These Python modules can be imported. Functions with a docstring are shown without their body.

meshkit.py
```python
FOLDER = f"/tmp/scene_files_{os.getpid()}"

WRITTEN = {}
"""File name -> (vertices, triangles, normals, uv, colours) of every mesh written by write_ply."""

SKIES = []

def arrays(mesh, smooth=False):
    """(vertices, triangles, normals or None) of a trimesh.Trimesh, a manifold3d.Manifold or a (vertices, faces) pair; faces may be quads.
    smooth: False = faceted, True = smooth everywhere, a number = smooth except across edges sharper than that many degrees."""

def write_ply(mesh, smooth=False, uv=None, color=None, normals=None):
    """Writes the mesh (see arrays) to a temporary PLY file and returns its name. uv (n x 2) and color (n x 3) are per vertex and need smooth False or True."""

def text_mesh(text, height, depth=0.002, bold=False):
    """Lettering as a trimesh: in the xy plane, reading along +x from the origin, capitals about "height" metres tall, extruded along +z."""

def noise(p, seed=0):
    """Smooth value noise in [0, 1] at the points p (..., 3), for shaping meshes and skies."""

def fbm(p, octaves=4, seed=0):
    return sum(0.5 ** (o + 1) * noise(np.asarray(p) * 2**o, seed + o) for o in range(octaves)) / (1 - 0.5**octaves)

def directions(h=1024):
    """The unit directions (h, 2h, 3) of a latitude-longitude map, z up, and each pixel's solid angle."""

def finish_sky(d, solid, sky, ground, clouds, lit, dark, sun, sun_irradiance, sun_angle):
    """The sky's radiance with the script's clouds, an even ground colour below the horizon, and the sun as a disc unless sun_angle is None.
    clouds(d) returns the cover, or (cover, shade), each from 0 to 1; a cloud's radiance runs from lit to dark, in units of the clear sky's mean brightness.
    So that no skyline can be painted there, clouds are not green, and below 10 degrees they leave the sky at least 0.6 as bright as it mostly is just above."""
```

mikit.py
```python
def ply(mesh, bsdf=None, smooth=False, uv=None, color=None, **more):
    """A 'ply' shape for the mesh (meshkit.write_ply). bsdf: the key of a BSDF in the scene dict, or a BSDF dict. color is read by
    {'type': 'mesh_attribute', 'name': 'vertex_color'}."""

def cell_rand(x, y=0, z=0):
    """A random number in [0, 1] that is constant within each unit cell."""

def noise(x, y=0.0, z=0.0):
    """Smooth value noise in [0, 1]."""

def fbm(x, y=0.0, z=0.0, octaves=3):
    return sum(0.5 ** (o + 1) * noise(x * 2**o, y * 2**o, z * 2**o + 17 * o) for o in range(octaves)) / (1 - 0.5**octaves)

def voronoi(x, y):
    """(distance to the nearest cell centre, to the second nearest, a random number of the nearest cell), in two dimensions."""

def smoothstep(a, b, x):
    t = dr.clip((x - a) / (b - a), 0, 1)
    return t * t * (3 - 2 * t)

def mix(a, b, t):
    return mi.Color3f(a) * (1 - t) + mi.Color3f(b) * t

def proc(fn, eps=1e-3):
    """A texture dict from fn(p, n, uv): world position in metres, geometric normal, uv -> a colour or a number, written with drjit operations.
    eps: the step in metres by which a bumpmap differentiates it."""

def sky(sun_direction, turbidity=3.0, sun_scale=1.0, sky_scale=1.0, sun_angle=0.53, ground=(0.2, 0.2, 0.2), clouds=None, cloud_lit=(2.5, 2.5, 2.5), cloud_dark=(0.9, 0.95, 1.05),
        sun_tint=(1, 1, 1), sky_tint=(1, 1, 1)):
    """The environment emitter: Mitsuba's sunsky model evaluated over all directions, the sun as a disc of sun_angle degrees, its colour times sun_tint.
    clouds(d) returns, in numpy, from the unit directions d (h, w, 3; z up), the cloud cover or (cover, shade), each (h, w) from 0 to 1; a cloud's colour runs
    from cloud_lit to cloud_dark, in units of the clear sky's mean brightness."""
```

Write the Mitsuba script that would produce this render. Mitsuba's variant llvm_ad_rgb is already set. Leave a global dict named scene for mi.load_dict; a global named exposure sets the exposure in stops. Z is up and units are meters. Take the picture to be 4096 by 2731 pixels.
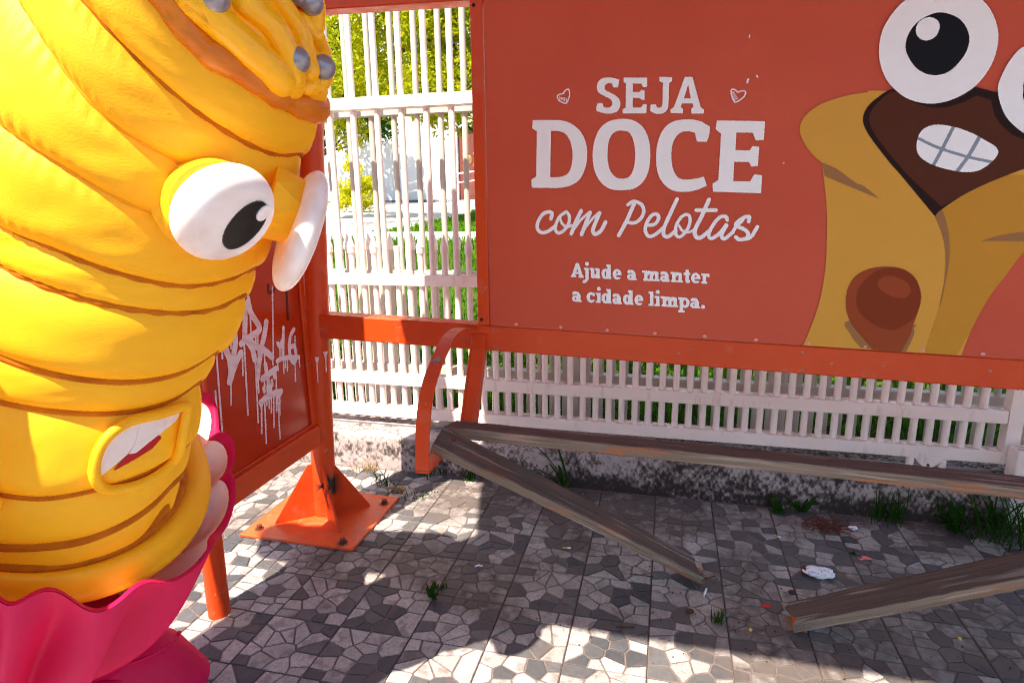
import math, random
import numpy as np
import trimesh
import drjit as dr
import mitsuba as mi
import mikit
import meshkit
from mikit import noise, fbm, voronoi, smoothstep, mix, proc, cell_rand
from shapely.geometry import Polygon, LineString, Point, box as sbox
from shapely.ops import unary_union
from shapely import affinity

random.seed(7)
np.random.seed(7)
scene, labels = {'type': 'scene'}, {}
T4 = mi.ScalarTransform4f

# ---------------------------------------------------------------- camera, sky, exposure
FOCAL, EYE = 2472.0, np.array([0, 0, 1.4])
YAW, PITCH, ROLL = np.radians(14.2), np.radians(13.1), np.radians(0.82)
FWD = np.array([-np.sin(YAW) * np.cos(PITCH), np.cos(YAW) * np.cos(PITCH), -np.sin(PITCH)])
RT0 = np.cross(FWD, [0, 0, 1.0]); RT0 /= np.linalg.norm(RT0)
UP0 = np.cross(RT0, FWD)
RIGHT = np.cos(ROLL) * RT0 - np.sin(ROLL) * UP0
UP = np.sin(ROLL) * RT0 + np.cos(ROLL) * UP0
scene['sensor'] = {'type': 'perspective', 'fov': math.degrees(2 * math.atan(2048 / FOCAL)), 'fov_axis': 'x',
                   'near_clip': 0.05, 'far_clip': 2000.0,
                   'to_world': T4().look_at(origin=EYE.tolist(), target=(EYE + FWD).tolist(), up=UP.tolist())}
SUN = (-0.19, -0.606, 1.0)
scene['sky_light'] = mikit.sky(SUN, turbidity=3, sky_scale=0.8, ground=(0.22, 0.21, 0.20), sun_tint=(0.97, 1.0, 1.06), sky_tint=(1.14, 1.04, 0.88))
exposure = 3.15

# ---------------------------------------------------------------- helpers
PX = 4096 / 2352      # survey marks below are read off a 2352-wide print of the photograph


def ray(x, y):
    return FWD * FOCAL + RIGHT * (x * PX - 2048) - UP * (y * PX - 1365.5)


def on_plane(x, y, p, n):
    d = ray(x, y); n = np.asarray(n, float)
    return EYE + d * (((np.asarray(p, float) - EYE) @ n) / (d @ n))


def at_y(x, y, Y): return on_plane(x, y, [0, Y, 0], [0, 1, 0])
def at_x(x, y, X): return on_plane(x, y, [X, 0, 0], [1, 0, 0])
def at_z(x, y, Z=0.0): return on_plane(x, y, [0, 0, Z], [0, 0, 1])
def crop(x, y, ox, oy, w, cw=2352): return ((ox + x * w / cw) / PX, (oy + y * w / cw) / PX)


def lin(r, g, b):
    c = np.array([r, g, b]) / 255.0
    return tuple(np.where(c <= 0.04045, c / 12.92, ((c + 0.055) / 1.055) ** 2.4).tolist())


def numbered(k):
    if k not in scene and k not in labels and not any(s.startswith(k + '__') for s in scene):
        return k
    i = 1
    while True:
        q = f'{k}_{i:03d}'
        if q not in scene and q not in labels:
            return q
        i += 1


_count = {}


def fresh(k):
    n = _count.get(k, 0); _count[k] = n + 1
    return k if n == 0 else f'{k}_{n:03d}'


def thing(name, label, cat, group=None, kind=None):
    k = fresh(name)
    labels[k] = {'label': label, 'category': cat}
    if group: labels[k]['group'] = group
    if kind: labels[k]['kind'] = kind
    return k


def put(name, mesh, bsdf, parent=None, smooth=30, uv=None, **kw):
    k = fresh((parent + '__' if parent else '') + name)
    scene[k] = mikit.ply(mesh, bsdf, smooth=smooth, uv=uv, **kw)
    return k


def reuse(name, d, to_world, parent=None):
    k = fresh((parent + '__' if parent else '') + name)
    scene[k] = {**d, 'to_world': to_world}
    return k


def struct(name, mesh, bsdf, label, **kw):
    k = put(name, mesh, bsdf, **kw)
    labels[k] = {'label': label, 'category': name.replace('_', ' '), 'kind': 'structure'}
    return k


def part_label(k, text=None, kind=None):
    labels.setdefault(k, {})
    if text: labels[k]['label'] = text
    if kind: labels[k]['kind'] = kind


cat_ = trimesh.util.concatenate


def tm(v, f): return trimesh.Trimesh(np.asarray(v, float), np.asarray(f, int), process=False)


def bbox(x0, x1, y0, y1, z0, z1, b=0.0):
    """a box with chamfered edges"""
    if b <= 0:
        m = trimesh.creation.box((x1 - x0, y1 - y0, z1 - z0))
        m.apply_translation(((x0 + x1) / 2, (y0 + y1) / 2, (z0 + z1) / 2)); return m
    pts = []
    for x, sx in ((x0, 1), (x1, -1)):
        for y, sy in ((y0, 1), (y1, -1)):
            for z, sz in ((z0, 1), (z1, -1)):
                pts += [(x + sx * b, y + sy * b, z), (x + sx * b, y, z + sz * b), (x, y + sy * b, z + sz * b)]
    return trimesh.convex.convex_hull(np.array(pts))


def frame_of(d):
    d = d / np.linalg.norm(d)
    a = np.cross(d, [0, 0, 1.0])
    if np.linalg.norm(a) < 1e-4: a = np.cross(d, [0, 1.0, 0])
    a /= np.linalg.norm(a)
    return a, np.cross(d, a)


def tube(path, r, n=10, closed=False, cap=True):
    """a round tube along a path with a radius per point"""
    P = np.asarray(path, float); m = len(P)
    r = np.broadcast_to(np.asarray(r, float), (m,))
    if closed: d = np.roll(P, -1, 0) - np.roll(P, 1, 0)
    else: d = np.gradient(P, axis=0)
    d /= np.maximum(np.linalg.norm(d, axis=1, keepdims=True), 1e-9)
    a, _ = frame_of(d[0]); V = []
    for i in range(m):
        a = a - d[i] * (a @ d[i]); a /= np.linalg.norm(a)
        b = np.cross(d[i], a)
        t = np.arange(n) / n * 2 * np.pi
        V.append(P[i] + r[i] * (np.cos(t)[:, None] * a + np.sin(t)[:, None] * b))
    V = np.concatenate(V); F = []
    for i in range(m if closed else m - 1):
        j = (i + 1) % m
        for k in range(n):
            l = (k + 1) % n
            F += [(i * n + k, i * n + l, j * n + l), (i * n + k, j * n + l, j * n + k)]
    V = list(V)
    if cap and not closed:
        for i, s in ((0, 1), (m - 1, -1)):
            V.append(P[i]); c = len(V) - 1
            for k in range(n):
                l = (k + 1) % n
                F.append((i * n + k, c, i * n + l) if s == 1 else (i * n + k, i * n + l, c))
    me = tm(V, F); me.invert() if me.volume < 0 else None
    return me


def lathe(profile, n=20):
    p = np.asarray(profile, float); t = np.arange(n) / n * 2 * np.pi
    V = np.stack([p[:, None, 0] * np.cos(t), p[:, None, 0] * np.sin(t), np.repeat(p[:, None, 1], n, 1)], -1).reshape(-1, 3)
    F = []
    for i in range(len(p) - 1):
        for k in range(n):
            l = (k + 1) % n
            F += [(i * n + k, i * n + l, (i + 1) * n + l), (i * n + k, (i + 1) * n + l, (i + 1) * n + k)]
    m = tm(V, F); m.merge_vertices(); m.update_faces(m.nondegenerate_faces()); m.fix_normals(); return m


def grid_mesh(P, close_v=False):
    """P (m, n, 3) -> a sheet"""
    m, n = P.shape[:2]; F = []
    I = np.arange(m * n).reshape(m, n)
    J = np.concatenate([I, I[:, :1]], 1) if close_v else I
    a, b, c, d = J[:-1, :-1].ravel(), J[:-1, 1:].ravel(), J[1:, 1:].ravel(), J[1:, :-1].ravel()
    F = np.concatenate([np.stack([a, b, c], 1), np.stack([a, c, d], 1)])
    return tm(P.reshape(-1, 3), F)


def spline(pts, n=8, closed=False):
    """Catmull-Rom through the points"""
    p = np.asarray(pts, float)
    q = np.concatenate([p[-1:], p, p[:2]]) if closed else np.concatenate([2 * p[:1] - p[1:2], p, 2 * p[-1:] - p[-2:-1]])
    out = []
    for i in range(1, len(q) - 2):
        t = np.linspace(0, 1, n, endpoint=False)[:, None]
        out.append(0.5 * (2 * q[i] + (q[i + 1] - q[i - 1]) * t + (2 * q[i - 1] - 5 * q[i] + 4 * q[i + 1] - q[i + 2]) * t ** 2 + (3 * q[i] - q[i - 1] - 3 * q[i + 1] + q[i + 2]) * t ** 3))
    out = np.concatenate(out)
    return out if closed else np.vstack([out, p[-1:]])


def polys(g):
    return [x for x in getattr(g, 'geoms', [g]) if x.geom_type == 'Polygon' and x.area > 1e-9]


def extrude(g, h):
    return cat_([trimesh.creation.extrude_polygon(x, h, engine='earcut') for x in polys(g)])


def hull(pts): return trimesh.convex.convex_hull(np.asarray(pts, float))


def ball(c, r, sub=3, scale=(1, 1, 1), axes=None):
    m = trimesh.creation.icosphere(subdivisions=sub, radius=1.0)
    v = m.vertices * np.asarray(scale) * r
    if axes is not None: v = v @ np.asarray(axes)
    m.vertices = v + np.asarray(c); return m


# ---------------------------------------------------------------- materials
def bsdf(name, b, two=True):
    scene[name] = {'type': 'twosided', 'b': b} if two else b
    return name


def princ(col, rough=0.5, spec=0.5, **kw):
    c = proc(col) if callable(col) else {'type': 'rgb', 'value': list(col)}
    r = proc(rough) if callable(rough) else rough
    return {'type': 'principled', 'base_color': c, 'roughness': r, 'specular': spec, **kw}


def bumped(b, fn, scale=1.0, eps=1e-3):
    return {'type': 'bumpmap', 'arbitrary': proc(fn, eps), 'scale': scale, 'b': b}


# signal-red enamel of the shelter: brush drags, dust, scuffs, soot low on the corner post
RED = lin(208, 75, 22)


def red_col(p, n, uv):
    c = mix(RED, lin(192, 58, 16), fbm(p.x * 5, p.y * 5, p.z * 2.2, 3))
    dust = smoothstep(0.62, 0.8, fbm(p.x * 22 + 3, p.y * 22, p.z * 15, 3)) * 0.22
    c = mix(c, lin(196, 120, 96), dust)
    chip = smoothstep(0.715, 0.735, 0.7 * fbm(p.x * 36 + 7, p.y * 36, p.z * 30, 3) + 0.3 * noise(p.x * 160, p.y * 160, p.z * 160))
    c = mix(c, lin(150, 128, 122), chip * 0.75)
    soot = smoothstep(0.075, 0.02, dr.abs(p.z - 0.125 - 0.05 * noise(p.x * 40, p.y * 40, 3.0))) * smoothstep(0.085, 0.03, dr.sqrt(dr.square(p.x + 1.405) + dr.square(p.y - 2.245)))
    soot = soot * smoothstep(0.53, 0.66, fbm(p.x * 38, p.y * 38, p.z * 24, 3) + 0.12)
    return mix(c, (0.012, 0.010, 0.010), dr.clip(soot * 1.3, 0, 1))


bsdf('red_paint', bumped(princ(red_col, lambda p, n, uv: 0.28 + 0.2 * noise(p.x * 30, p.y * 30, p.z * 30), 0.38),
                         lambda p, n, uv: 0.0006 * fbm(p.x * 160, p.y * 160, p.z * 90, 2), 1.0))


def plate_col(p, n, uv):
    c = mix(lin(216, 90, 38), lin(204, 76, 30), fbm(p.x * 14, p.y * 14, p.z * 14, 3))
    c = mix(c, lin(168, 120, 100), 0.5 * smoothstep(0.52, 0.75, fbm(p.x * 30 + 9, p.y * 30, p.z * 30, 4)))
    r = dr.minimum(dr.sqrt(dr.square(p.x + 1.26) + dr.square(p.y - 2.06)), dr.sqrt(dr.square(p.x + 1.239) + dr.square(p.y - 2.418)))
    return mix(c, lin(62, 48, 42), 0.75 * smoothstep(0.045, 0.018, r + 0.02 * noise(p.x * 90, p.y * 90)))


bsdf('plate_paint', princ(plate_col, 0.45, 0.45))
bsdf('panel_paint', princ(lambda p, n, uv: mix(lin(186, 54, 18), lin(170, 44, 14), fbm(p.y * 6, p.z * 3, p.x, 3)), 0.16, 0.5))
bsdf('roof_paint', princ(lin(186, 112, 92), 0.5, 0.3))
bsdf('rust', princ(lambda p, n, uv: mix(lin(120, 52, 30), lin(70, 34, 24), fbm(p.x * 150, p.y * 150, p.z * 150)), 0.7))
bsdf('bare_metal', princ(lin(140, 132, 134), 0.4, 0.5, metallic=0.4))
bsdf('dark_hole', princ((0.008, 0.006, 0.006), 0.8))
bsdf('graffiti_white', princ(lambda p, n, uv: mix(lin(226, 206, 214), lin(206, 170, 178), 0.55 * smoothstep(0.5, 0.7, noise(p.y * 30 + p.z * 55, p.z * 22, 4.0))), 0.35))
bsdf('graffiti_black', princ(lin(58, 14, 10), 0.35))


# PVC fence
def pvc_col(p, n, uv):
    c = mix(lin(242, 231, 226), lin(228, 213, 206), fbm(p.x * 6, p.y * 6, p.z * 6, 3))
    d = smoothstep(0.60, 0.78, fbm(p.x * 45, p.y * 45, p.z * 9, 3)) * 0.2
    up = smoothstep(0.6, 0.95, n.z) * smoothstep(0.35, 0.6, fbm(p.x * 40 + 5, p.y * 40, p.z * 40, 3)) * 0.6
    return mix(c, lin(150, 112, 96), dr.clip(d + up, 0, 0.85))


bsdf('pvc', princ(pvc_col, 0.35, 0.5))
bsdf('shaded_pvc', princ(lambda p, n, uv: mix(lin(208, 200, 192), lin(180, 168, 158), fbm(p.x * 30, p.y * 30, p.z * 6, 3)), 0.5, 0.4))  # greyer copy of pvc; the shade on the rear bars is in the colour


def curb_col(p, n, uv):
    f = fbm(p.x * 5, p.y * 5, p.z * 9, 4)
    g = fbm(p.x * 95, p.y * 95, p.z * 50, 4)
    h = fbm(p.x * 22, p.y * 22, p.z * 20, 3)
    c = mix(lin(186, 176, 175), lin(142, 130, 128), fbm(p.x * 30, p.y * 30, p.z * 30, 3))
    to_right = smoothstep(-1.3, -0.75, p.x)  # dark patches increase to the right, most near the foot
    m = 0.42 * g + 0.30 * f + 0.28 * h + 0.06 * to_right + 0.17 * smoothstep(0.12, 0.0, p.z) * to_right
    c = mix(c, lin(112, 99, 97), smoothstep(0.47, 0.62, m) * 0.8)
    return mix(c, lin(38, 31, 28), smoothstep(0.53, 0.72, m) * 0.88)


bsdf('curb_concrete', bumped(princ(curb_col, 0.85, 0.25), lambda p, n, uv: 0.004 * fbm(p.x * 60, p.y * 60, p.z * 60, 3)))


# crazy paving: uv.x is the tone of a stone, uv.y a random number of it
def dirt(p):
    bench = smoothstep(-0.95, -0.25, p.x + 0.5 * (fbm(p.x * 2.1, p.y * 2.1, 8.0, 3) - 0.5)) * smoothstep(1.5, 1.95, p.y + 0.5 * (fbm(p.x * 2.3, p.y * 2.3, 4.0, 3) - 0.5))  # grime under the bench, deepened to put shade into the colour
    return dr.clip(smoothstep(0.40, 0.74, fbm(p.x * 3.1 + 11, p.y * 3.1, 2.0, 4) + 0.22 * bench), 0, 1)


def stone_col(p, n, uv):
    g = fbm(p.x * 70, p.y * 70, uv.y * 31, 3)
    base = mix(lin(172, 168, 166), lin(70, 72, 78), uv.x)
    c = base * (0.78 + 0.42 * g) * (0.86 + 0.28 * uv.y)
    pits = smoothstep(0.66, 0.74, noise(p.x * 260, p.y * 260, 1.0)) * 0.30
    c = mix(c, lin(70, 62, 60), pits * (1 - uv.x))
    blot = smoothstep(0.55, 0.72, fbm(p.x * 26 + 40, p.y * 26, uv.y * 9, 3)) * 0.5
    c = mix(c, lin(96, 84, 82), blot)
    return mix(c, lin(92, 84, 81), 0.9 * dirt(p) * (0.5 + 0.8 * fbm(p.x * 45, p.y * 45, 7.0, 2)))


def grout_col(p, n, uv):
    c = mix(lin(132, 121, 117), lin(88, 79, 76), fbm(p.x * 40, p.y * 40, 0.5, 3))
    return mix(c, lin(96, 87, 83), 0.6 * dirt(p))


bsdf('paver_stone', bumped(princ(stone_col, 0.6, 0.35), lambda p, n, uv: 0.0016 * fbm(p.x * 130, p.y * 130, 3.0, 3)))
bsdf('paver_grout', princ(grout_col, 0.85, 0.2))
bsdf('joint_soil', princ(lambda p, n, uv: mix(lin(118, 106, 100), lin(52, 45, 41), fbm(p.x * 25, p.y * 60, 0.0)), 0.95, 0.1))


def far_pave(p, n, uv):
    f1, f2, r = voronoi(p.x / 0.062, p.y / 0.062)
    c = mix(lin(184, 172, 168), lin(88, 84, 87), dr.select(r > 0.6, 1.0, 0.0))
    return mix(lin(110, 98, 94), c, smoothstep(0.03, 0.12, f2 - f1))


bsdf('far_paving', princ(far_pave, 0.7, 0.3))
bsdf('asphalt', princ(lambda p, n, uv: mix((0.045, 0.045, 0.047), (0.07, 0.068, 0.066), fbm(p.x * 30, p.y * 30, 0.0)), 0.9, 0.2))


# weathered timber: uv.x runs along the plank in metres, uv.y across
def wood_col(p, n, uv):
    u, v = uv.x, uv.y
    g = 0.6 * fbm(u * 7, v * 420, 2.0, 3) + 0.4 * fbm(u * 2.5 + 3, v * 60, 4.0, 3)
    h = fbm(u * 8 + 7, v * 40, 5.0, 4)
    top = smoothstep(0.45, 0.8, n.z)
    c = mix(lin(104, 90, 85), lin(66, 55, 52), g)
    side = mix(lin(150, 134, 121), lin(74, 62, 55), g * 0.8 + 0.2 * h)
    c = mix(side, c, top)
    raw = smoothstep(0.58, 0.72, h + 0.22 * (g - 0.5)) * (1 - 0.85 * top)
    c = mix(c, lin(166, 100, 62), raw * 0.6)
    pale = smoothstep(0.62, 0.74, fbm(u * 4 + 2, v * 90 + 9, 1.0, 4))
    c = mix(c, lin(206, 196, 190), pale * 0.22)
    crack = smoothstep(0.74, 0.80, noise(u * 5.0, v * 330, 9.0))
    return mix(c, lin(40, 30, 26), crack * 0.35)


bsdf('old_wood', bumped(princ(wood_col, 0.75, 0.3), lambda p, n, uv: 0.0012 * fbm(uv.x * 9, uv.y * 400, 1.0, 3)))
bsdf('split_wood', princ(lambda p, n, uv: mix(lin(200, 116, 62), lin(120, 66, 36), fbm(p.x * 90, p.y * 220, p.z * 220)), 0.8, 0.2))

# poster vinyl
def vinyl(c0, c1):
    return bumped(princ(lambda p, n, uv: mix(c0, c1, 0.6 * fbm(p.x * 3, p.z * 3, 1.0, 3) + 0.4 * noise(p.x * 700, p.z * 700, 2.0)), 0.5, 0.2),
                  lambda p, n, uv: 0.0035 * fbm(p.x * 5, p.z * 2.2, 4.0, 2))


bsdf('vinyl_crease', princ(lin(222, 150, 134), 0.4, 0.3))
bsdf('vinyl_red', vinyl(lin(202, 90, 66), lin(186, 75, 54)))
for nm, c in dict(print_white=(238, 241, 246), print_black=(16, 15, 22), print_gold=(205, 152, 62), print_brown=(80, 38, 20), print_dark_brown=(38, 14, 10),
                  print_grey=(132, 144, 160), print_rust=(146, 66, 34), print_rust_dark=(124, 50, 22), print_fold=(150, 106, 66), print_gold_dark=(190, 134, 44)).items():
    bsdf(nm, princ(lin(*c), 0.5, 0.15))

# costume
bsdf('foam_yellow', bumped(princ(lambda p, n, uv: mix(lin(249, 188, 24), lin(241, 169, 15), fbm(p.x * 7, p.y * 7, p.z * 7, 3)), 0.55, 0.35, sheen=0.5, sheen_tint=0.6),
                           lambda p, n, uv: 0.0004 * fbm(p.x * 420, p.y * 420, p.z * 420, 2)))
bsdf('felt_brown', princ(lambda p, n, uv: mix(lin(204, 118, 16), lin(156, 78, 8), fbm(p.x * 30, p.y * 30, p.z * 30, 3)), 0.9, 0.2, sheen=0.8))
bsdf('stitch_yellow', princ(lin(226, 150, 14), 0.7, 0.3))
bsdf('foam_ochre', princ(lambda p, n, uv: mix(lin(238, 160, 18), lin(214, 132, 14), fbm(p.x * 18, p.y * 18, p.z * 18, 3)), 0.7, 0.3, sheen=0.5))
bsdf('lip_inside', princ(lambda p, n, uv: mix(lin(226, 150, 24), lin(186, 112, 14), fbm(p.x * 22, p.y * 22, p.z * 22, 3)), 0.8, 0.25, sheen=0.5))
bsdf('icing', princ(lambda p, n, uv: mix(lin(255, 194, 16), lin(250, 172, 10), fbm(p.x * 11, p.y * 11, p.z * 11, 3)), 0.28, 0.5))
bsdf('crust', bumped(princ(lambda p, n, uv: mix(lin(226, 136, 18), lin(190, 90, 12), fbm(p.x * 24, p.y * 24, p.z * 24, 3)), 0.35, 0.5), lambda p, n, uv: 0.004 * fbm(p.x * 70, p.y * 70, p.z * 70, 3)))
bsdf('silver_bead', princ(lin(150, 148, 160), 0.35, 0.6, metallic=0.5))
bsdf('eye_white', princ(lambda p, n, uv: mix(lin(246, 238, 240), lin(232, 216, 214), smoothstep(0.4, 0.8, fbm(p.x * 14, p.y * 14, p.z * 14, 3))), 0.25, 0.5))
bsdf('eye_black', princ(lin(26, 22, 22), 0.3, 0.4))
bsdf('tooth_white', princ(lambda p, n, uv: mix(lin(240, 230, 228), lin(230, 214, 212), noise(p.x * 20, p.y * 20, p.z * 20)), 0.6))
bsdf('mouth_red', princ(lin(176, 12, 26), 0.7))
bsdf('magenta_cloth', bumped(princ(lambda p, n, uv: mix(lin(206, 14, 84), lin(188, 8, 70), fbm(p.x * 8, p.y * 8, p.z * 8, 3)), 0.6, 0.3, sheen=0.6, sheen_tint=0.7), lambda p, n, uv: 0.0003 * fbm(p.x * 500, p.y * 500, p.z * 500, 2)))
bsdf('pink_lining', princ(lambda p, n, uv: mix(lin(252, 230, 224), lin(244, 212, 204), fbm(p.x * 10, p.y * 10, p.z * 10)), 0.7))

# garden
def leafy(c0, c1, tr=0.9):
    return {'type': 'principledthin', 'base_color': proc(lambda p, n, uv: mix(c0, c1, fbm(p.x * 5, p.y * 5, p.z * 5, 2) * 0.6 + 0.4 * noise(p.x * 37, p.y * 37, p.z * 37))), 'roughness': 0.45, 'diff_trans': tr, 'spec_trans': 0.0}


bsdf('lawn_leaf', leafy(lin(112, 160, 40), lin(62, 110, 24)), two=False)
bsdf('golden_leaf', leafy(lin(222, 214, 38), lin(96, 132, 24)), two=False)
bsdf('bush_leaf', leafy(lin(232, 222, 46), lin(160, 176, 34)), two=False)
bsdf('dark_leaf', leafy(lin(60, 100, 30), lin(40, 74, 22)), two=False)
bsdf('weed_leaf', leafy(lin(52, 90, 30), lin(32, 62, 20), 0.6), two=False)
bsdf('dry_leaf', leafy(lin(190, 160, 90), lin(140, 110, 60), 0.6), two=False)
bsdf('bark', princ(lambda p, n, uv: mix(lin(104, 84, 70), lin(60, 46, 38), fbm(p.x * 20, p.y * 20, p.z * 6)), 0.9, 0.2))
bsdf('soil', princ(lambda p, n, uv: mix(lin(74, 84, 40), lin(46, 52, 26), fbm(p.x * 12, p.y * 12, 0.0)), 0.95, 0.1))
bsdf('path_stone', princ(lambda p, n, uv: mix(lin(196, 190, 186), lin(160, 154, 150), fbm(p.x * 8, p.y * 16, 0.0, 4)), 0.8, 0.2))
bsdf('house_white', princ(lambda p, n, uv: mix(lin(214, 218, 224), lin(204, 208, 214), fbm(p.x * 2, p.y * 2, p.z * 1.2)), 0.8, 0.2))
bsdf('door_wood', princ(lambda p, n, uv: mix(lin(122, 62, 52), lin(98, 46, 40), fbm(p.x * 20, p.y * 20, p.z * 2)), 0.5))
bsdf('brass', princ(lin(190, 140, 70), 0.35, metallic=0.7))
bsdf('pane_glass', princ(lin(120, 128, 140), 0.1, 0.6))
bsdf('roof_tile', princ(lin(150, 84, 60), 0.8))
bsdf('paper_white', princ(lambda p, n, uv: mix(lin(236, 238, 244), lin(150, 170, 206), 0.8 * smoothstep(0.62, 0.7, noise(p.x * 160, p.y * 160, p.z * 160))), 0.4))
bsdf('filter_tan', princ(lin(206, 150, 92), 0.7))
bsdf('petal_red', princ(lin(190, 30, 36), 0.5))
bsdf('petal_pink', princ(lambda p, n, uv: mix(lin(236, 150, 156), lin(222, 86, 84), noise(p.x * 90, p.y * 90, p.z * 90)), 0.5))
bsdf('pebble_grey', princ(lambda p, n, uv: mix(lin(120, 120, 128), lin(60, 60, 66), noise(p.x * 90, p.y * 90, p.z * 90)), 0.7))
bsdf('twig_brown', princ(lin(74, 50, 38), 0.9))
bsdf('berry_yellow', princ(lin(214, 170, 60), 0.5))
bsdf('black_rubber', princ((0.02, 0.02, 0.02), 0.6))

# ---------------------------------------------------------------- ground and setting
struct('ground', bbox(-400, 400, -400, 2.6, -0.5, -0.012), 'asphalt', 'grey asphalt of the street around the pavement')
struct('sidewalk', bbox(-30, 30, -1.6, 2.8, -0.3, -0.0085), 'joint_soil', 'dark bedding under the mosaic pavement tiles')
pv = fresh('pavement')
labels[pv] = {'label': 'mosaic pavement of light and dark broken stone pieces set in square tiles', 'category': 'pavement', 'kind': 'structure'}
TX, TY = 0.2525, 0.2335
X0, Y0 = -0.7665 - 10 * TX, 2.0800 - 12 * TY
vis = lambda x, y: (lambda d: d @ FWD > 0.2 and abs((d @ RIGHT) / (d @ FWD) * FOCAL) < 2180 and abs((d @ UP) / (d @ FWD) * FOCAL) < 1480)(np.array([x, y, 0]) - EYE)
scene[pv + '__outer_paving'] = mikit.ply(cat_([bbox(-30, X0, -1.6, 2.8, -0.008, 0.0015), bbox(X0 + 20 * TX, 30, -1.6, 2.8, -0.008, 0.0015), bbox(X0, X0 + 20 * TX, -1.6, Y0 + 5 * TY, -0.008, 0.0015)]), 'far_paving')
labels[pv + '__outer_paving'] = {'kind': 'stuff'}


def clip_half(poly, a, b):
    """keep the part of a convex polygon nearer to a than to b"""
    n = b - a; c = (a + b) / 2; out = []
    for i in range(len(poly)):
        p, q = poly[i], poly[(i + 1) % len(poly)]
        dp, dq = (p - c) @ n, (q - c) @ n
        if dp <= 0: out.append(p)
        if dp * dq < 0: out.append(p + (q - p) * dp / (dp - dq))
    return np.array(out)


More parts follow.
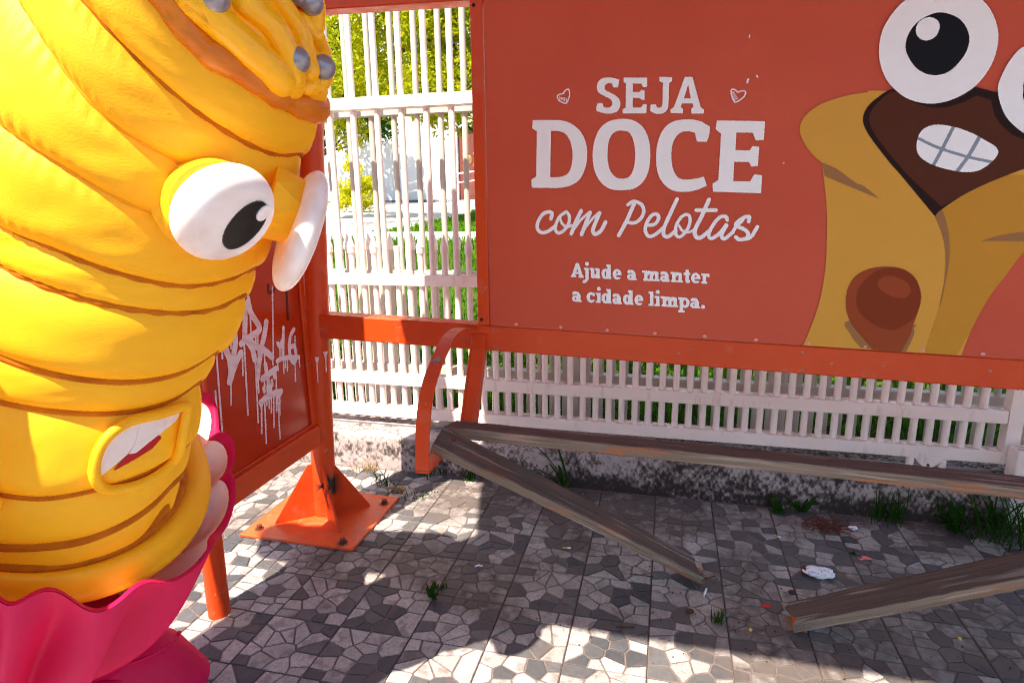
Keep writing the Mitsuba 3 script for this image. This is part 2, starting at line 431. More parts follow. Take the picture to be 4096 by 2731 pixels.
def mosaic(seed):
    """the stone pieces of one tile: polygons inside the tile, light or dark"""
    r = np.random.default_rng(seed)
    nx, ny = 4, 5
    pts = np.array([((i + .5 + r.uniform(-.36, .36)) * TX / nx, (j + .5 + r.uniform(-.36, .36)) * TY / ny) for i in range(nx) for j in range(ny)])
    keep = r.permutation(len(pts))[:r.integers(15, 20)]
    pts = pts[keep]
    out = []
    for i, a in enumerate(pts):
        poly = np.array([(0, 0), (TX, 0), (TX, TY), (0, TY)])
        for j, b in enumerate(pts):
            if i != j and len(poly): poly = clip_half(poly, a, b)
        g = Polygon(poly).buffer(-0.0040).simplify(0.0015)
        if g.is_empty or g.area < 2.5e-4: continue
        g = g.buffer(0.003, quad_segs=2).buffer(-0.0018, quad_segs=1).simplify(0.0008)
        if g.geom_type != 'Polygon': continue
        out.append((np.array(g.exterior.coords)[:-1], r.random() < 0.37))
    return out


def stone_mesh(pl, h, ch=0.0016):
    c = pl.mean(0); n = len(pl)
    top = c + (pl - c) * (1 - ch / max(np.linalg.norm(pl - c, axis=1).mean(), .01) * 1.2)
    V = np.vstack([np.c_[pl, np.full(n, -0.003)], np.c_[pl, np.full(n, h - ch)], np.c_[top, np.full(n, h)]])
    F = []
    for k in range(n):
        l = (k + 1) % n
        F += [(k, l, n + l), (k, n + l, n + k), (n + k, n + l, 2 * n + l), (n + k, 2 * n + l, 2 * n + k)]
    F += [(2 * n, 2 * n + k, 2 * n + k + 1) for k in range(1, n - 1)]
    m = tm(V, F)
    if m.face_normals[-1][2] < 0: m.invert()
    return m


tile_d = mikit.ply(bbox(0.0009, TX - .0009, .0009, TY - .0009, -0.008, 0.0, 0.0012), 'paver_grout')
rs = np.random.default_rng(11)
stones = []
for i in range(20):
    for j in range(5, 16):
        x, y = X0 + i * TX, Y0 + j * TY
        if y > 2.80: continue
        corners = [(x, y), (x + TX, y), (x, y + TY), (x + TX, y + TY)]
        seen = any(vis(*c) for c in corners)
        pos = T4().translate([x, y, float(rs.normal(0, .0007))])
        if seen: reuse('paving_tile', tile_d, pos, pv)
        else: stones.append((1e9, None, None, (x, y), 0))
        for pl, dark in mosaic(int(rs.integers(1, 10 ** 6))):
            q = pl + np.array([x, y])
            if q[:, 1].max() > 2.795: continue
            tone = np.clip((0.92 if dark else 0.08) + rs.normal(0, .07), 0, 1)
            h = 0.0032 + rs.uniform(-.0008, .0010)
            c = q.mean(0); d = np.linalg.norm(np.r_[c, 0] - EYE)
            stones.append(((d if seen and vis(*c) else d + 100), stone_mesh(q, h), (tone, rs.random()), (x, y), 1))
body_tiles = [s for s in stones if s[4] == 0]
stones = sorted([s for s in stones if s[4] == 1], key=lambda s: s[0])
if body_tiles:
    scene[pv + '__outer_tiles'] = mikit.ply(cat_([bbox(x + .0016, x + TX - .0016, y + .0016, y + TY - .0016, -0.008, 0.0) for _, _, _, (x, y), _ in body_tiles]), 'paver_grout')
    labels[pv + '__outer_tiles'] = {'kind': 'stuff'}
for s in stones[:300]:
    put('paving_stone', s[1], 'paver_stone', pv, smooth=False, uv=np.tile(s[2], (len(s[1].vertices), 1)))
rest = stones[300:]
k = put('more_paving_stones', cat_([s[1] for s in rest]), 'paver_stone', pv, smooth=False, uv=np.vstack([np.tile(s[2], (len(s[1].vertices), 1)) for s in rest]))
labels[k] = {'kind': 'stuff'}

# curb wall under the gate
def rough_wall(x0, x1):
    P = []
    prof = [(2.800, -0.02), (2.799, 0.04), (2.799, 0.09), (2.800, 0.13), (2.802, 0.168), (2.808, 0.177), (2.90, 0.179), (3.00, 0.178), (3.30, 0.17), (3.32, 0.05)]
    xs = np.linspace(x0, x1, 160)
    for x in xs:
        P.append([(x, y + 0.004 * (meshkit.fbm(np.array([x * 9, z * 30, 1.0]), 3) - .5) * (y < 2.85), z + 0.003 * (meshkit.fbm(np.array([x * 12, y * 20, 5.0]), 3) - .5)) for y, z in prof])
    return grid_mesh(np.array(P))


cw = thing('curb_wall', 'low concrete curb wall with black mould and white patches below the white gate', 'wall')
m = cat_([rough_wall(-3.6, 1.428), bbox(1.424, 1.428, 2.803, 3.3, -0.02, 0.176)]); m.fix_normals()
put('wall', m, 'curb_concrete', cw, smooth=40)
m = bbox(1.44, 3.2, 2.962, 3.3, -.02, .178, .004); put('wall_end', m, 'curb_concrete', cw)
put('gate_track', cat_([bbox(-3.6, 1.428, 2.972, 2.990, 0.176, 0.192, .003)]), 'bare_metal', cw)

# garden ground rising towards the house
def gz(y): return np.interp(y, [3.3, 4, 8, 8.45, 22, 60], [0.16, 0.24, 0.74, 0.82, 1.26, 1.6])
xs, ys = np.linspace(-60, 40, 60), np.concatenate([np.linspace(3.3, 9, 40), np.linspace(9.5, 90, 40)])
struct('garden_ground', grid_mesh(np.stack(np.broadcast_arrays(xs[None], ys[:, None], gz(ys)[:, None] + 0.0), -1)), 'soil', 'sloping garden soil under the lawn behind the fence', smooth=True)


def ground_sheet(poly, lift, cut=0.6):
    g = Polygon(poly); m = trimesh.creation.extrude_polygon(g, 0.001, engine='earcut')
    m = m.subdivide_to_size(cut); v = np.array(m.vertices); v[:, 2] = gz(v[:, 1]) + lift + v[:, 2]; m.vertices = v; return m


pth = [(-14, 8.5), (-3.9, 8.5), (-3.35, 9.4), (-3.1, 11.0), (-3.2, 13.0), (-3.3, 15.2), (6, 15.2), (6, 21.9), (-30, 21.9), (-30, 8.5)]
pth = [(-30, 8.62), (-4.65, 8.62), (-4.5, 11.5), (-4.6, 14.5), (-5.2, 16.2), (-3, 17.6), (6, 18.2), (6, 21.95), (-30, 21.95)]
struct('path', ground_sheet(pth, 0.012), 'path_stone', 'pale paved path across the garden behind the fence')
struct('garden_curb', grid_mesh(np.array([[(x, 8.44, gz(8.44) - .05), (x, 8.44, gz(8.44) + .10), (x, 8.60, gz(8.6) + .10), (x, 8.60, gz(8.6) - .05)] for x in np.linspace(-30, 12, 30)])), 'house_white', 'pale stone curb between the lawn and the path')

# grass: blades as one lawn
def blades(n, xr, yr, hgt, wid, seed, zf, inside=None):
    r = np.random.default_rng(seed); V, F = [], []
    P = np.c_[r.uniform(*xr, n), r.uniform(*yr, n)]
    if inside is not None: P = P[[inside(*q) for q in P]]
    n = len(P); a = r.uniform(0, 2 * np.pi, n); h = hgt * r.uniform(.5, 1.2, n); w = wid * r.uniform(.6, 1.2, n)
    lean = r.uniform(.2, 1.1, n); b = a + r.uniform(-.6, .6, n)
    z = zf(P[:, 1]) + 0.0
    d = np.c_[np.cos(a), np.sin(a)]; s = np.c_[-np.sin(b), np.cos(b)]
    lv = []
    for t, ww in ((0, .7), (.45, 1.0), (.8, .6), (1.0, .05)):
        q = P + d * (lean * h * t ** 1.6)[:, None]
        zz = z + h * t * (1 - .25 * lean * t)
        lv += [np.c_[q + s * (w * ww / 2)[:, None], zz], np.c_[q - s * (w * ww / 2)[:, None], zz]]
    V = np.stack(lv, 1).reshape(-1, 3)
    base = np.arange(n)[:, None] * 8
    F = np.concatenate([base + np.array(f) for f in ((0, 1, 3), (0, 3, 2), (2, 3, 5), (2, 5, 4), (4, 5, 7), (4, 7, 6))])
    return tm(V, F)


lw = put('lawn_grass', blades(26000, (-5.2, 3.4), (3.36, 5.6), 0.085, 0.013, 3, gz), 'lawn_leaf', smooth=False)
labels[lw] = {'label': 'broad-bladed green lawn close behind the fence', 'category': 'grass', 'kind': 'stuff'}
lw = put('lawn_grass', blades(22000, (-7.5, 3.5), (5.5, 8.4), 0.10, 0.02, 4, gz), 'lawn_leaf', smooth=False)
labels[lw] = {'label': 'green lawn further back, up to the pale garden curb', 'category': 'grass', 'kind': 'stuff'}
pg = Polygon(pth)
lw = put('lawn_grass', blades(26000, (-4.9, 3), (8.62, 17.6), 0.11, 0.03, 5, gz, lambda x, y: not pg.contains(Point(x, y))), 'lawn_leaf', smooth=False)
labels[lw] = {'label': 'wedge of bright lawn beyond the curb at the side of the path', 'category': 'grass', 'kind': 'stuff'}


# ---------------------------------------------------------------- sliding gate and fixed fence
def picket(z0, z1, r=0.0155):
    return lathe([(0.001, z0), (r, z0), (r, z1 - .002), (r - .002, z1), (0.001, z1)], 20)


fin = lathe([(0.0001, 0), (0.0205, 0), (0.0205, 0.030), (0.0225, 0.031), (0.0205, 0.034), (0.003, 0.092), (0.0001, 0.094)], 22)
fin_d = mikit.ply(fin, 'pvc', smooth=25)
gate = thing('sliding_gate', 'white sliding gate of round upright bars, nearest of the two barriers, right behind the shelter', 'gate')
tall_d, short_d = mikit.ply(picket(0.262, 2.36), 'pvc', smooth=35), mikit.ply(picket(0.262, 1.142), 'pvc', smooth=35)
stub_d = mikit.ply(picket(0.262, 1.165), 'pvc', smooth=35)
for k in range(-16, 48):
    x = -1.6865 + 0.0649 * k
    pos = T4().translate([x, 2.98, 0])
    if k % 2 == 0: reuse('picket', tall_d, pos, gate)
    elif k == 5: part_label(reuse('picket', stub_d, pos, gate), 'cut short bar of the gate without its pointed cap')
    else:
        p_ = reuse('picket', short_d, pos, gate)
        reuse('finial', fin_d, T4().translate([x, 2.98, 1.128]), p_)
RAILS = [(0.236, 0.294), (0.420, 0.480), (0.962, 1.019), (1.833, 1.890)]
for i, (a, b) in enumerate(RAILS):
    put('rail', bbox(-2.78, 1.449 if i else 1.449, 2.95, 3.012, a, b, .0025), 'pvc', gate)
# mitred corner of the frame
mit = lambda pts: extrude(Polygon(pts), 0.062)
mm = mit([(1.4495, .236), (1.506, .236), (1.4505, .294), (1.4495, .294)]); mm.apply_transform(trimesh.transformations.rotation_matrix(np.pi / 2, [1, 0, 0])); mm.apply_translation([0, 3.012, 0])
put('rail_corner', mm, 'pvc', gate)
mm = mit([(1.4525, .294), (1.508, .236), (1.508, 2.0), (1.4525, 2.0)]); mm.apply_transform(trimesh.transformations.rotation_matrix(np.pi / 2, [1, 0, 0])); mm.apply_translation([0, 3.012, 0])
put('stile', mm, 'pvc', gate)
pl = Polygon(spline([(1.085, .250), (1.085, .236), (1.115, .234), (1.135, .212), (1.155, .196), (1.172, .191), (1.190, .196), (1.210, .212), (1.228, .234), (1.256, .236), (1.256, .250)], 5))
mm = extrude(pl, 0.008); mm.apply_transform(trimesh.transformations.rotation_matrix(np.pi / 2, [1, 0, 0])); mm.apply_translation([0, 2.957, 0])
wb = put('wheel_bracket', mm, 'pvc', gate)
for x in (1.102, 1.232):
    mm = lathe([(0.0001, 0), (.014, 0), (.016, .004), (.016, .036), (.013, .042), (.0001, .042)], 18); mm.apply_translation([x, 2.962, .192]); put('roller', mm, 'pvc', wb)
mm = trimesh.creation.cylinder(0.006, 0.004, sections=14); mm.apply_transform(trimesh.transformations.rotation_matrix(np.pi / 2, [1, 0, 0])); mm.apply_translation([1.172, 2.9485, .205]); put('axle_hole', mm, 'dark_hole', wb)
mm = trimesh.creation.cylinder(0.022, 0.012, sections=24); mm.apply_transform(trimesh.transformations.rotation_matrix(np.pi / 2, [1, 0, 0])); mm.apply_translation([1.172, 2.981, .214]); put('wheel', mm, 'black_rubber', wb)

fence = thing('fixed_fence', 'white fixed fence of round upright bars standing behind the sliding gate', 'fence')
ft_d, fs_d = mikit.ply(picket(0.195, 2.36), 'shaded_pvc', smooth=35), mikit.ply(picket(0.195, 1.142), 'shaded_pvc', smooth=35)
for k in range(-24, 52):
    x = -1.699 + 0.0655 * k
    if abs(x + 0.479) < 0.055: continue
    pos = T4().translate([x, 3.2, 0])
    if k % 2 == 0: reuse('picket', ft_d, pos, fence)
    else:
        p_ = reuse('picket', fs_d, pos, fence)
        reuse('finial', fin_d, T4().translate([x, 3.2, 1.128]), p_)
for a, b in RAILS[1:]:
    for x0, x1 in ((-3.32, -0.5245), (-0.4335, 2.0)):
        put('rail', bbox(x0, x1, 3.17, 3.23, a - .004, b - .004, .0025), 'shaded_pvc', fence)
put('fence_post', bbox(-0.524, -0.434, 3.155, 3.245, 0.165, 2.5, .004), 'shaded_pvc', fence)
gp = thing('gate_stop', 'low white block post on the pavement at the right end of the curb wall', 'post')
put('block', bbox(1.462, 1.66, 2.86, 2.94, -0.008, 0.335, .004), 'pvc', gp)
put('post', bbox(1.56, 1.66, 2.955, 3.06, -0.008, 2.4, .004), 'pvc', gp)

# ---------------------------------------------------------------- bus shelter
sh = thing('bus_shelter', 'red painted steel bus shelter frame with side panel, rails and roof', 'bus shelter')
TILT = -0.027
zt = lambda x, z: z + TILT * (x + 0.7)      # the shelter leans a little to the right along the street


def slant_box(x0, x1, y0, y1, z0, z1, b=.004):
    m = bbox(x0, x1, y0, y1, z0, z1, b); v = np.array(m.vertices); v[:, 2] += TILT * (v[:, 0] + .7); m.vertices = v; return m


put('post', tube([(-1.468, 2.285, 0.012), (-1.45, 2.285, .45), (-1.425, 2.285, .95), (-1.334, 2.285, 2.545)], 0.051, 32), 'red_paint', sh, smooth=40)
bp = put('base_plate', bbox(-1.729, -1.197, 2.030, 2.492, 0.0035, 0.016, .002), 'plate_paint', sh)
for x, y in ((-1.671, 2.087), (-1.260, 2.068), (-1.239, 2.418), (-1.668, 2.43)):
    w = lathe([(.0001, .016), (.019, .016), (.019, .0185), (.0001, .0185)], 20); h = lathe([(.0001, .0185), (.0125, .0185), (.0125, .033), (.0110, .035), (.0001, .035)], 6)
    m = cat_([w, h]); m.apply_translation([x, y, 0]); put('bolt', m, 'rust', bp, smooth=20)
for ax, ay in ((-.155, -.125), (.146, -.130), (.160, .110), (-.15, .12)):
    d = np.array([ax, ay]); L = np.linalg.norm(d); d = d / L
    g = extrude(Polygon([(0.03, .016), (L + .01, .016), (L + .01, .022), (.052, .262), (.03, .262)]), .009)
    g.apply_translation([0, 0, -.0045]); R_ = np.eye(4); R_[:3, :3] = np.column_stack([[d[0], d[1], 0], [0, 0, 1], np.cross([d[0], d[1], 0], [0, 0, 1])]); g.apply_transform(R_)
    g.apply_translation([-1.466, 2.27, 0]); g.fix_normals(); put('gusset', g, 'red_paint', sh)
put('front_leg', tube([(-1.466, 1.578, -.004), (-1.458, 1.578, .5), (-1.44, 1.578, 1.5), (-1.43, 1.578, 2.545)], 0.0365, 28), 'red_paint', sh, smooth=40)
put('panel_rail', bbox(-1.485, -1.425, 1.612, 2.236, .368, .457, .005), 'red_paint', sh)
put('panel_rail', bbox(-1.465, -1.405, 1.612, 2.236, 1.96, 2.03, .005), 'red_paint', sh)
SX = -1.452
sp = put('side_panel', bbox(SX - .006, SX, 1.612, 2.222, .459, 1.958, .001), 'panel_paint', sh)
put('panel_bead', cat_([bbox(SX + .001, SX + .012, 2.205, 2.236, .459, 1.958, .002), bbox(SX + .001, SX + .012, 1.612, 1.632, .459, 1.958, .002), bbox(SX + .001, SX + .010, 1.632, 2.205, .459, .468, .002)]), 'red_paint', sp)
kk = lambda x, y: crop(x, y, 860, 1050, 460, 937)


def on_panel(x, y): return at_x(*kk(x, y), SX)[1:]


def decal_x(shape, name, mat, parent, lift=.0008):
    """flat paint on the side panel (plane x = SX), from a shape in (y, z)"""
    m = extrude(shape, .0008); v = np.array(m.vertices); m.vertices = np.c_[SX + lift + v[:, 2], v[:, 0], v[:, 1]]; m.fix_normals()
    return put(name, m, mat, parent, smooth=False)


def strokes(lines, conv, w):
    """lines of pixel marks -> one shape; w: width in metres"""
    out = []
    for ln in lines:
        ww = w
        if isinstance(ln[0], (int, float)): ww, ln = ln[0], ln[1]
        P = np.array([conv(*p) for p in ln])
        if len(P) > 2: P = spline(P, 6)
        out.append(LineString(P).buffer(ww / 2, quad_segs=4))
    return unary_union(out)


W = .026
tag = [
    [(240, 320), (242, 480), (238, 640)], [(262, 290), (290, 410), (358, 520), (350, 560), (290, 600), (212, 660)],
    [(250, 610), (330, 680), (400, 715), (462, 770)], [(262, 640), (300, 700), (322, 790)],
    [(415, 485), (405, 560), (378, 690), (352, 850), (345, 940)],
    [(120, 545), (150, 550), (163, 640), (150, 760), (128, 900), (115, 970)], [(72, 680), (110, 770), (125, 850), (128, 900)], [(208, 735), (175, 800), (145, 880), (120, 965)],
    (.016, [(220, 320), (232, 400), (240, 440)]),
    (.017, [(555, 530), (553, 620), (550, 760)]), (.020, [(510, 660), (530, 680), (545, 640)]), (.019, [(505, 800), (560, 778), (620, 772), (680, 770)]),
    (.019, [(640, 545), (612, 600), (603, 680), (610, 760), (635, 815), (655, 790), (655, 720), (640, 680), (612, 690)]),
    (.020, [(408, 825), (415, 880), (430, 960), (445, 1060)]), (.026, [(490, 865), (440, 905), (385, 945)]), (.022, [(480, 870), (485, 930)]), (.016, [(395, 1020), (400, 1050)]), (.016, [(460, 960), (462, 1000)]),
    (.026, [(370, 1140), (430, 1090), (480, 1065), (535, 1050)]), (.018, [(372, 1140), (376, 1160)]), (.018, [(530, 1060), (520, 1090)]),
]
drips = [(465, 200, 472, 740), (472, 740, 468, 830), (10, 760, 58, 1400), (0, 1050, 20, 1330), (55, 690, 57, 780), (85, 560, 88, 640), (122, 560, 128, 700), (126, 970, 128, 1155), (222, 740, 224, 915), (234, 640, 266, 1240),
         (285, 420, 290, 580), (327, 580, 330, 640), (345, 580, 345, 650), (350, 690, 350, 750), (325, 790, 350, 1300), (346, 930, 354, 1060), (398, 700, 404, 830), (527, 700, 530, 800), (508, 800, 512, 880), (556, 790, 558, 900),
         (571, 790, 572, 855), (587, 790, 588, 880), (648, 600, 650, 680), (650, 810, 654, 965), (682, 770, 688, 850), (376, 1150, 378, 1390), (400, 1080, 416, 1470), (418, 1110, 420, 1160), (438, 1110, 440, 1185), (457, 1000, 457, 1220),
         (476, 1090, 478, 1340), (497, 930, 499, 1210), (508, 1080, 528, 1435), (525, 1080, 526, 1240), (187, 390, 188, 455), (165, 440, 168, 570), (150, 470, 154, 500), (400, 960, 403, 1010), (422, 1000, 424, 1080)]
shape = unary_union([strokes(tag, on_panel, W)] + [LineString([on_panel(a, b), on_panel(c, d)]).buffer(.0040) for a, b, c, d in drips])
gk = decal_x(shape, 'graffiti', 'graffiti_white', sp)
part_label(gk, 'dripping white spray-paint tag ending in the number 16')
gb = decal_x(strokes([(.010, [(432, 180), (436, 245), (470, 235), (480, 215)]), (.011, [(575, 180), (585, 300), (592, 460)])], on_panel, .01), 'graffiti', 'graffiti_black', sp)
part_label(gb, 'thin dark marker lines behind the white bulging eye')
# two white runs on the post
for (x, y0, y1) in ((828, 765, 975), (898, 735, 905)):
    pts = []
    for t in np.linspace(0, 1, 8):
        px = kk(x + 10 * t, y0 + (y1 - y0) * t); q = at_y(*px, 2.24); z = q[2]
        cx = np.interp(z, [.012, .45, .95, 2.545], [-1.468, -1.45, -1.425, -1.334]); d = ray(*px)[:2]; o = -np.array([cx, 2.285]); d = d / np.linalg.norm(d)
        b = o @ d; disc = b * b - (o @ o - .0515 ** 2); s = -b - math.sqrt(max(disc, 0)); pts.append([d[0] * s, d[1] * s, z])
    put('paint_run', tube(pts, [.011, .007, .0032] + [.0028] * 5, 8), 'graffiti_white', sh)
# back rails
put('lower_rail', slant_box(-1.395, 1.75, 2.245, 2.325, .821, .9215), 'red_paint', sh)
put('upper_rail', slant_box(-1.32, 1.75, 2.245, 2.325, 2.066, 2.16), 'red_paint', sh)
up = [put('upright', slant_box(-.699, -.655, 2.232, 2.32, .9235, 2.064, .003), 'red_paint', sh), put('upright', slant_box(-.62, -.56, 2.26, 2.32, 2.162, 2.54, .003), 'red_paint', sh), put('upright', slant_box(1.69, 1.75, 2.25, 2.32, .9235, 2.064, .003), 'red_paint', sh), put('upright', slant_box(1.69, 1.75, 2.26, 2.32, 2.162, 2.54, .003), 'red_paint', sh)]
for z in (2.045, .945):
    m = trimesh.creation.cylinder(.006, .003, sections=16); m.apply_transform(trimesh.transformations.rotation_matrix(np.pi / 2, [1, 0, 0])); m.apply_translation([-.684, 2.2315, z]); put('bolt_hole', m, 'dark_hole', up[0])
put('right_leg', tube([(1.72, 2.285, -.004), (1.72, 2.285, .79)], .045, 20), 'red_paint', sh)
RO = [(-1.345, 2.285), (-1.335, 1.15), (-1.2, .62), (-.93, .27), (1.95, .27), (1.95, 2.285)]  # unseen roof, sized from its shadow; front-left corner cut to light the costume
rf = extrude(Polygon(RO), .02); rf.apply_translation([0, 0, 2.546]); put('roof', rf, 'roof_paint', sh)
put('roof_edge', cat_([bbox(-.93, 1.95, .245, .27, 2.53, 2.58, .003), bbox(-1.345, 1.95, 2.2855, 2.297, 2.525, 2.556, .003)]), 'red_paint', sh)
put('roof_beam', cat_([bbox(-1.31, 1.95, 1.55, 1.61, 2.49, 2.5455, .003)]), 'red_paint', sh)


# bench brackets: a bent flat bar with its foot, and the leg behind
def bracket(x0, first):
    dz = TILT * (x0 + .72)
    yz = [0, dz] + spline([(2.235, .905), (2.16, .922), (2.07, .936), (1.985, .929), (1.905, .897), (1.835, .858), (1.78, .815), (1.742, .765), (1.716, .70), (1.70, .63), (1.694, .562)], 5)
    t = np.gradient(yz, axis=0); t /= np.linalg.norm(t, axis=1, keepdims=True); nrm = np.c_[-t[:, 1], t[:, 0]] * .0035
    P = []
    for (y, z), n_ in zip(yz, nrm):
        P.append([(x0 - .023, y + n_[0], z + n_[1]), (x0 + .023, y + n_[0], z + n_[1]), (x0 + .023, y - n_[0], z - n_[1]), (x0 - .023, y - n_[0], z - n_[1])])
    m = grid_mesh(np.array(P), True); m.fix_normals()
    a = put('bench_bracket', m, 'red_paint', sh, smooth=35)
    put('foot', bbox(x0 - .0232, x0 + .0232, 1.690, 2.13, .5505 + dz, .5585 + dz, .001), 'red_paint', a)
    d0, d1 = np.array([x0 + .03, 2.255, .885 + dz]), np.array([x0 + .025, 2.085, .5515 + dz])
    L = []
    for q in (d0, d1): L += [q + np.array(o) for o in ((-.028, -.018, 0), (.028, -.018, 0), (.028, .03, 0), (-.028, .03, 0))]
    b = put('bracket_leg', hull(L), 'red_paint', sh)
    rib = []
    for q in (d0, d1): rib += [q + np.array(o) for o in ((-.028, -.024, 0), (-.022, -.024, 0), (-.022, -.018, 0), (-.028, -.018, 0))]
    put('flange', hull(rib), 'red_paint', b)
    if first:
        s = Point(0, 0).buffer(.009).union(Point(.010, -.007).buffer(.006)).union(Point(-.008, -.006).buffer(.007)).union(LineString([(0, 0), (.018, -.004)]).buffer(.0025)).union(Point(.004, .009).buffer(.006))
        m = extrude(s, .0006); v = np.array(m.vertices)
        y, z = 1.865, .877; tt = np.array([-.075, -.04]); tt /= np.linalg.norm(tt); nn = np.array([tt[1], -tt[0]])
        o = np.array([x0 - .003, y, z]) + np.r_[0, nn] * .0036
        m.vertices = o + v[:, :1] * [1, 0, 0] + v[:, 1:2] * -np.r_[0, tt] + v[:, 2:] * np.r_[0, nn]; m.fix_normals()
        part_label(put('paint_chip', m, 'bare_metal', a, smooth=False), 'grey bare spot where the paint has flaked off')
    return a


bracket(-.728, True); bracket(1.60, False)


# ---------------------------------------------------------------- timber slats
def plank(A0, B0, wA, wB, up, n=26, rr=.005, jagA=0, jagB=0, seed=0, warp=.003):
    """A0, B0: the front bottom edge at either end; wA, wB: across; up: thickness"""
    A0, B0, wA, wB = (np.asarray(q, float) for q in (A0, B0, wA, wB)); r = np.random.default_rng(seed)
    loop = np.array([(0, rr), (0, 1 - 0), (0, 1), (0, 0)])
    tks = np.linalg.norm(up); ww = np.linalg.norm(wA)
    e = rr / ww; f = rr / tks
    prof = [(e, 0), (.25, 0), (.5, 0), (.75, 0), (1 - e, 0), (1 - .3 * e, .3 * f), (1, f), (1, .5), (1, 1 - f), (1 - .3 * e, 1 - .3 * f), (1 - e, 1), (.75, 1), (.5, 1), (.25, 1), (e, 1), (.3 * e, 1 - .3 * f), (0, 1 - f), (0, .5), (0, f), (.3 * e, .3 * f)]
    prof = np.array(prof); m = len(prof); L = np.linalg.norm(B0 - A0); ax = (B0 - A0) / L
    per = np.r_[0, np.cumsum(np.linalg.norm(np.diff(prof * [ww, tks], axis=0), axis=1))]
    ja = jagA * np.abs(r.normal(.5, .5, m)); jb = jagB * np.abs(r.normal(.4, .55, m))
    ja, jb = (np.convolve(np.r_[q[-1], q, q[0]], [.25, .5, .25], 'valid') for q in (ja, jb))
    V, UV = [], []
    ts = np.r_[0, np.linspace(.04, .96, n - 2), 1]
    ph = r.uniform(0, 6, 3)
    for t in ts:
        a = A0 + (B0 - A0) * t; w = wA + (wB - wA) * t; u = up - w / np.linalg.norm(w) * (up @ w / np.linalg.norm(w)) * .5
        off = warp * np.sin(5 * t + ph[0]) * u / tks
        q = a + off + prof[:, :1] * w + prof[:, 1:] * u
        q = q + ax * ((ja * max(0, 1 - t * 14) - jb * max(0, 1 - (1 - t) * 14))[:, None])
        q += r.normal(0, .0007, q.shape) * (0 < t < 1)
        V.append(q); UV.append(np.c_[np.full(m, t * L), per + seed])
    k = len(V); V = np.concatenate(V); UV = np.concatenate(UV); F = []
    for i in range(k - 1):
        for j in range(m):
            l = (j + 1) % m; F += [(i * m + j, i * m + l, (i + 1) * m + l), (i * m + j, (i + 1) * m + l, (i + 1) * m + j)]
    body = tm(V, F)
    ends = []
    for base, s in ((0, 1), ((k - 1) * m, -1)):
        ring = V[base:base + m]; c = ring.mean(0)
        Vc = np.vstack([ring, c]); ends.append(tm(Vc, [(j, m, (j + 1) % m)[::s] for j in range(m)]))
    if trimesh.util.concatenate([body] + ends).volume < 0:
        body.invert(); [q.invert() for q in ends]
    return body, UV, ends


def add_plank(label, group=None, *a, **kw):
    body, UV, ends = plank(*a, **kw)
    t = thing('seat_slat', label, 'wooden slat', group)
    put('board', body, 'old_wood', t, smooth=True, uv=UV)
    for q in ends: put('end_grain', q, 'split_wood' if kw.get('jagA') or kw.get('jagB') else 'old_wood', t, smooth=False, **({} if kw.get('jagA') or kw.get('jagB') else {'uv': np.zeros((len(q.vertices), 2))}))
    return t


s1 = add_plank('unbroken weathered wooden seat slat lying level across the bench brackets', None, (-.758, 1.966, .565), (1.66, 1.935, .512), (.03, .075, .001), (0, .089, .001), np.array([0, 0, .040]), seed=1, n=40)
s2 = add_plank('broken wooden slat hanging from the curved red bracket down to the pavement', None, (-.742, 1.795, .580), (.188, 2.105, .004), (.008, .092, .032), (-.028, .105, .012), np.array([.016, -.010, .034]), seed=2, jagB=.06, n=40)
s3 = add_plank('broken wooden slat with its splintered end on the ground, rising to the right', None, (.446, 1.908, .004), (1.62, 1.80, .600), (-.01, .10, .006), (0, .095, .03), np.array([-.016, -.004, .036]), seed=5, jagA=.035, n=40)


def screw(t, c, n, r=.007):
    m = lathe([(.0001, .003), (r * .6, .0028), (r, .001), (r, -.001)], 14); z = np.asarray(n, float) / np.linalg.norm(n); a, b = frame_of(z); R_ = np.eye(4); R_[:3, :3] = np.column_stack([a, b, z]); m.apply_transform(R_); m.apply_translation(c); put('screw', m, 'rust', t)


screw(s1, (-.66, 2.00, .6005), (0, 0, 1)); screw(s2, at_y(*crop(1445, 795, 800, 1200, 1200, 1711), 1.855) + np.array([0, 0, .0]), (.3, -.3, 1), .009)
# splinters of raw wood
for t, c, d, n in ((s2, (.18, 2.115, .012), (.9, .25, -.35), 5), (s3, (.44, 1.93, .014), (-.95, .05, -.1), 6)):
    r = np.random.default_rng(n); d = np.array(d) / np.linalg.norm(d); q = []
    for i in range(n):
        p = np.array(c) + np.array([0, r.uniform(-.02, .07), r.uniform(-.006, .018)]); q.append(hull([p - d * .05 + o for o in ([0, .006, 0], [0, -.006, 0], [0, 0, .006])] + [p + d * r.uniform(.008, .03)]))
    put('splinter', cat_(q), 'split_wood', t, smooth=False)

# ---------------------------------------------------------------- poster
PY = 2.240
po = thing('poster_panel', 'large red vinyl poster with white slogan lettering and a cartoon pastry with googly eyes', 'poster')
PR = Polygon([(-.652, zt(-.652, .925)), (1.688, zt(1.688, .925)), (1.688, zt(1.688, 2.063)), (-.652, zt(-.652, 2.063))])
gx, gzs = np.meshgrid(np.linspace(0, 1, 120), np.linspace(0, 1, 60))
px_ = -.652 + 2.34 * gx; pz_ = .9255 + 1.1375 * gzs
py_ = PY - .0015 * (meshkit.fbm(np.stack([px_ * 3, pz_ * 2, px_ * 0], -1), 3) - .5) * np.minimum(1, 8 * np.minimum.reduce([gx, 1 - gx, gzs, 1 - gzs]))
edge = .004 * np.abs(np.sin(px_ * np.pi / .17)) ** 6 * (gzs < .02)
front = grid_mesh(np.stack([px_, py_ + .0016 - edge * 0, pz_ + TILT * (px_ + .7)], -1))
front.invert() if front.face_normals[0][1] > 0 else None
put('vinyl', front, 'vinyl_red', po, smooth=True)
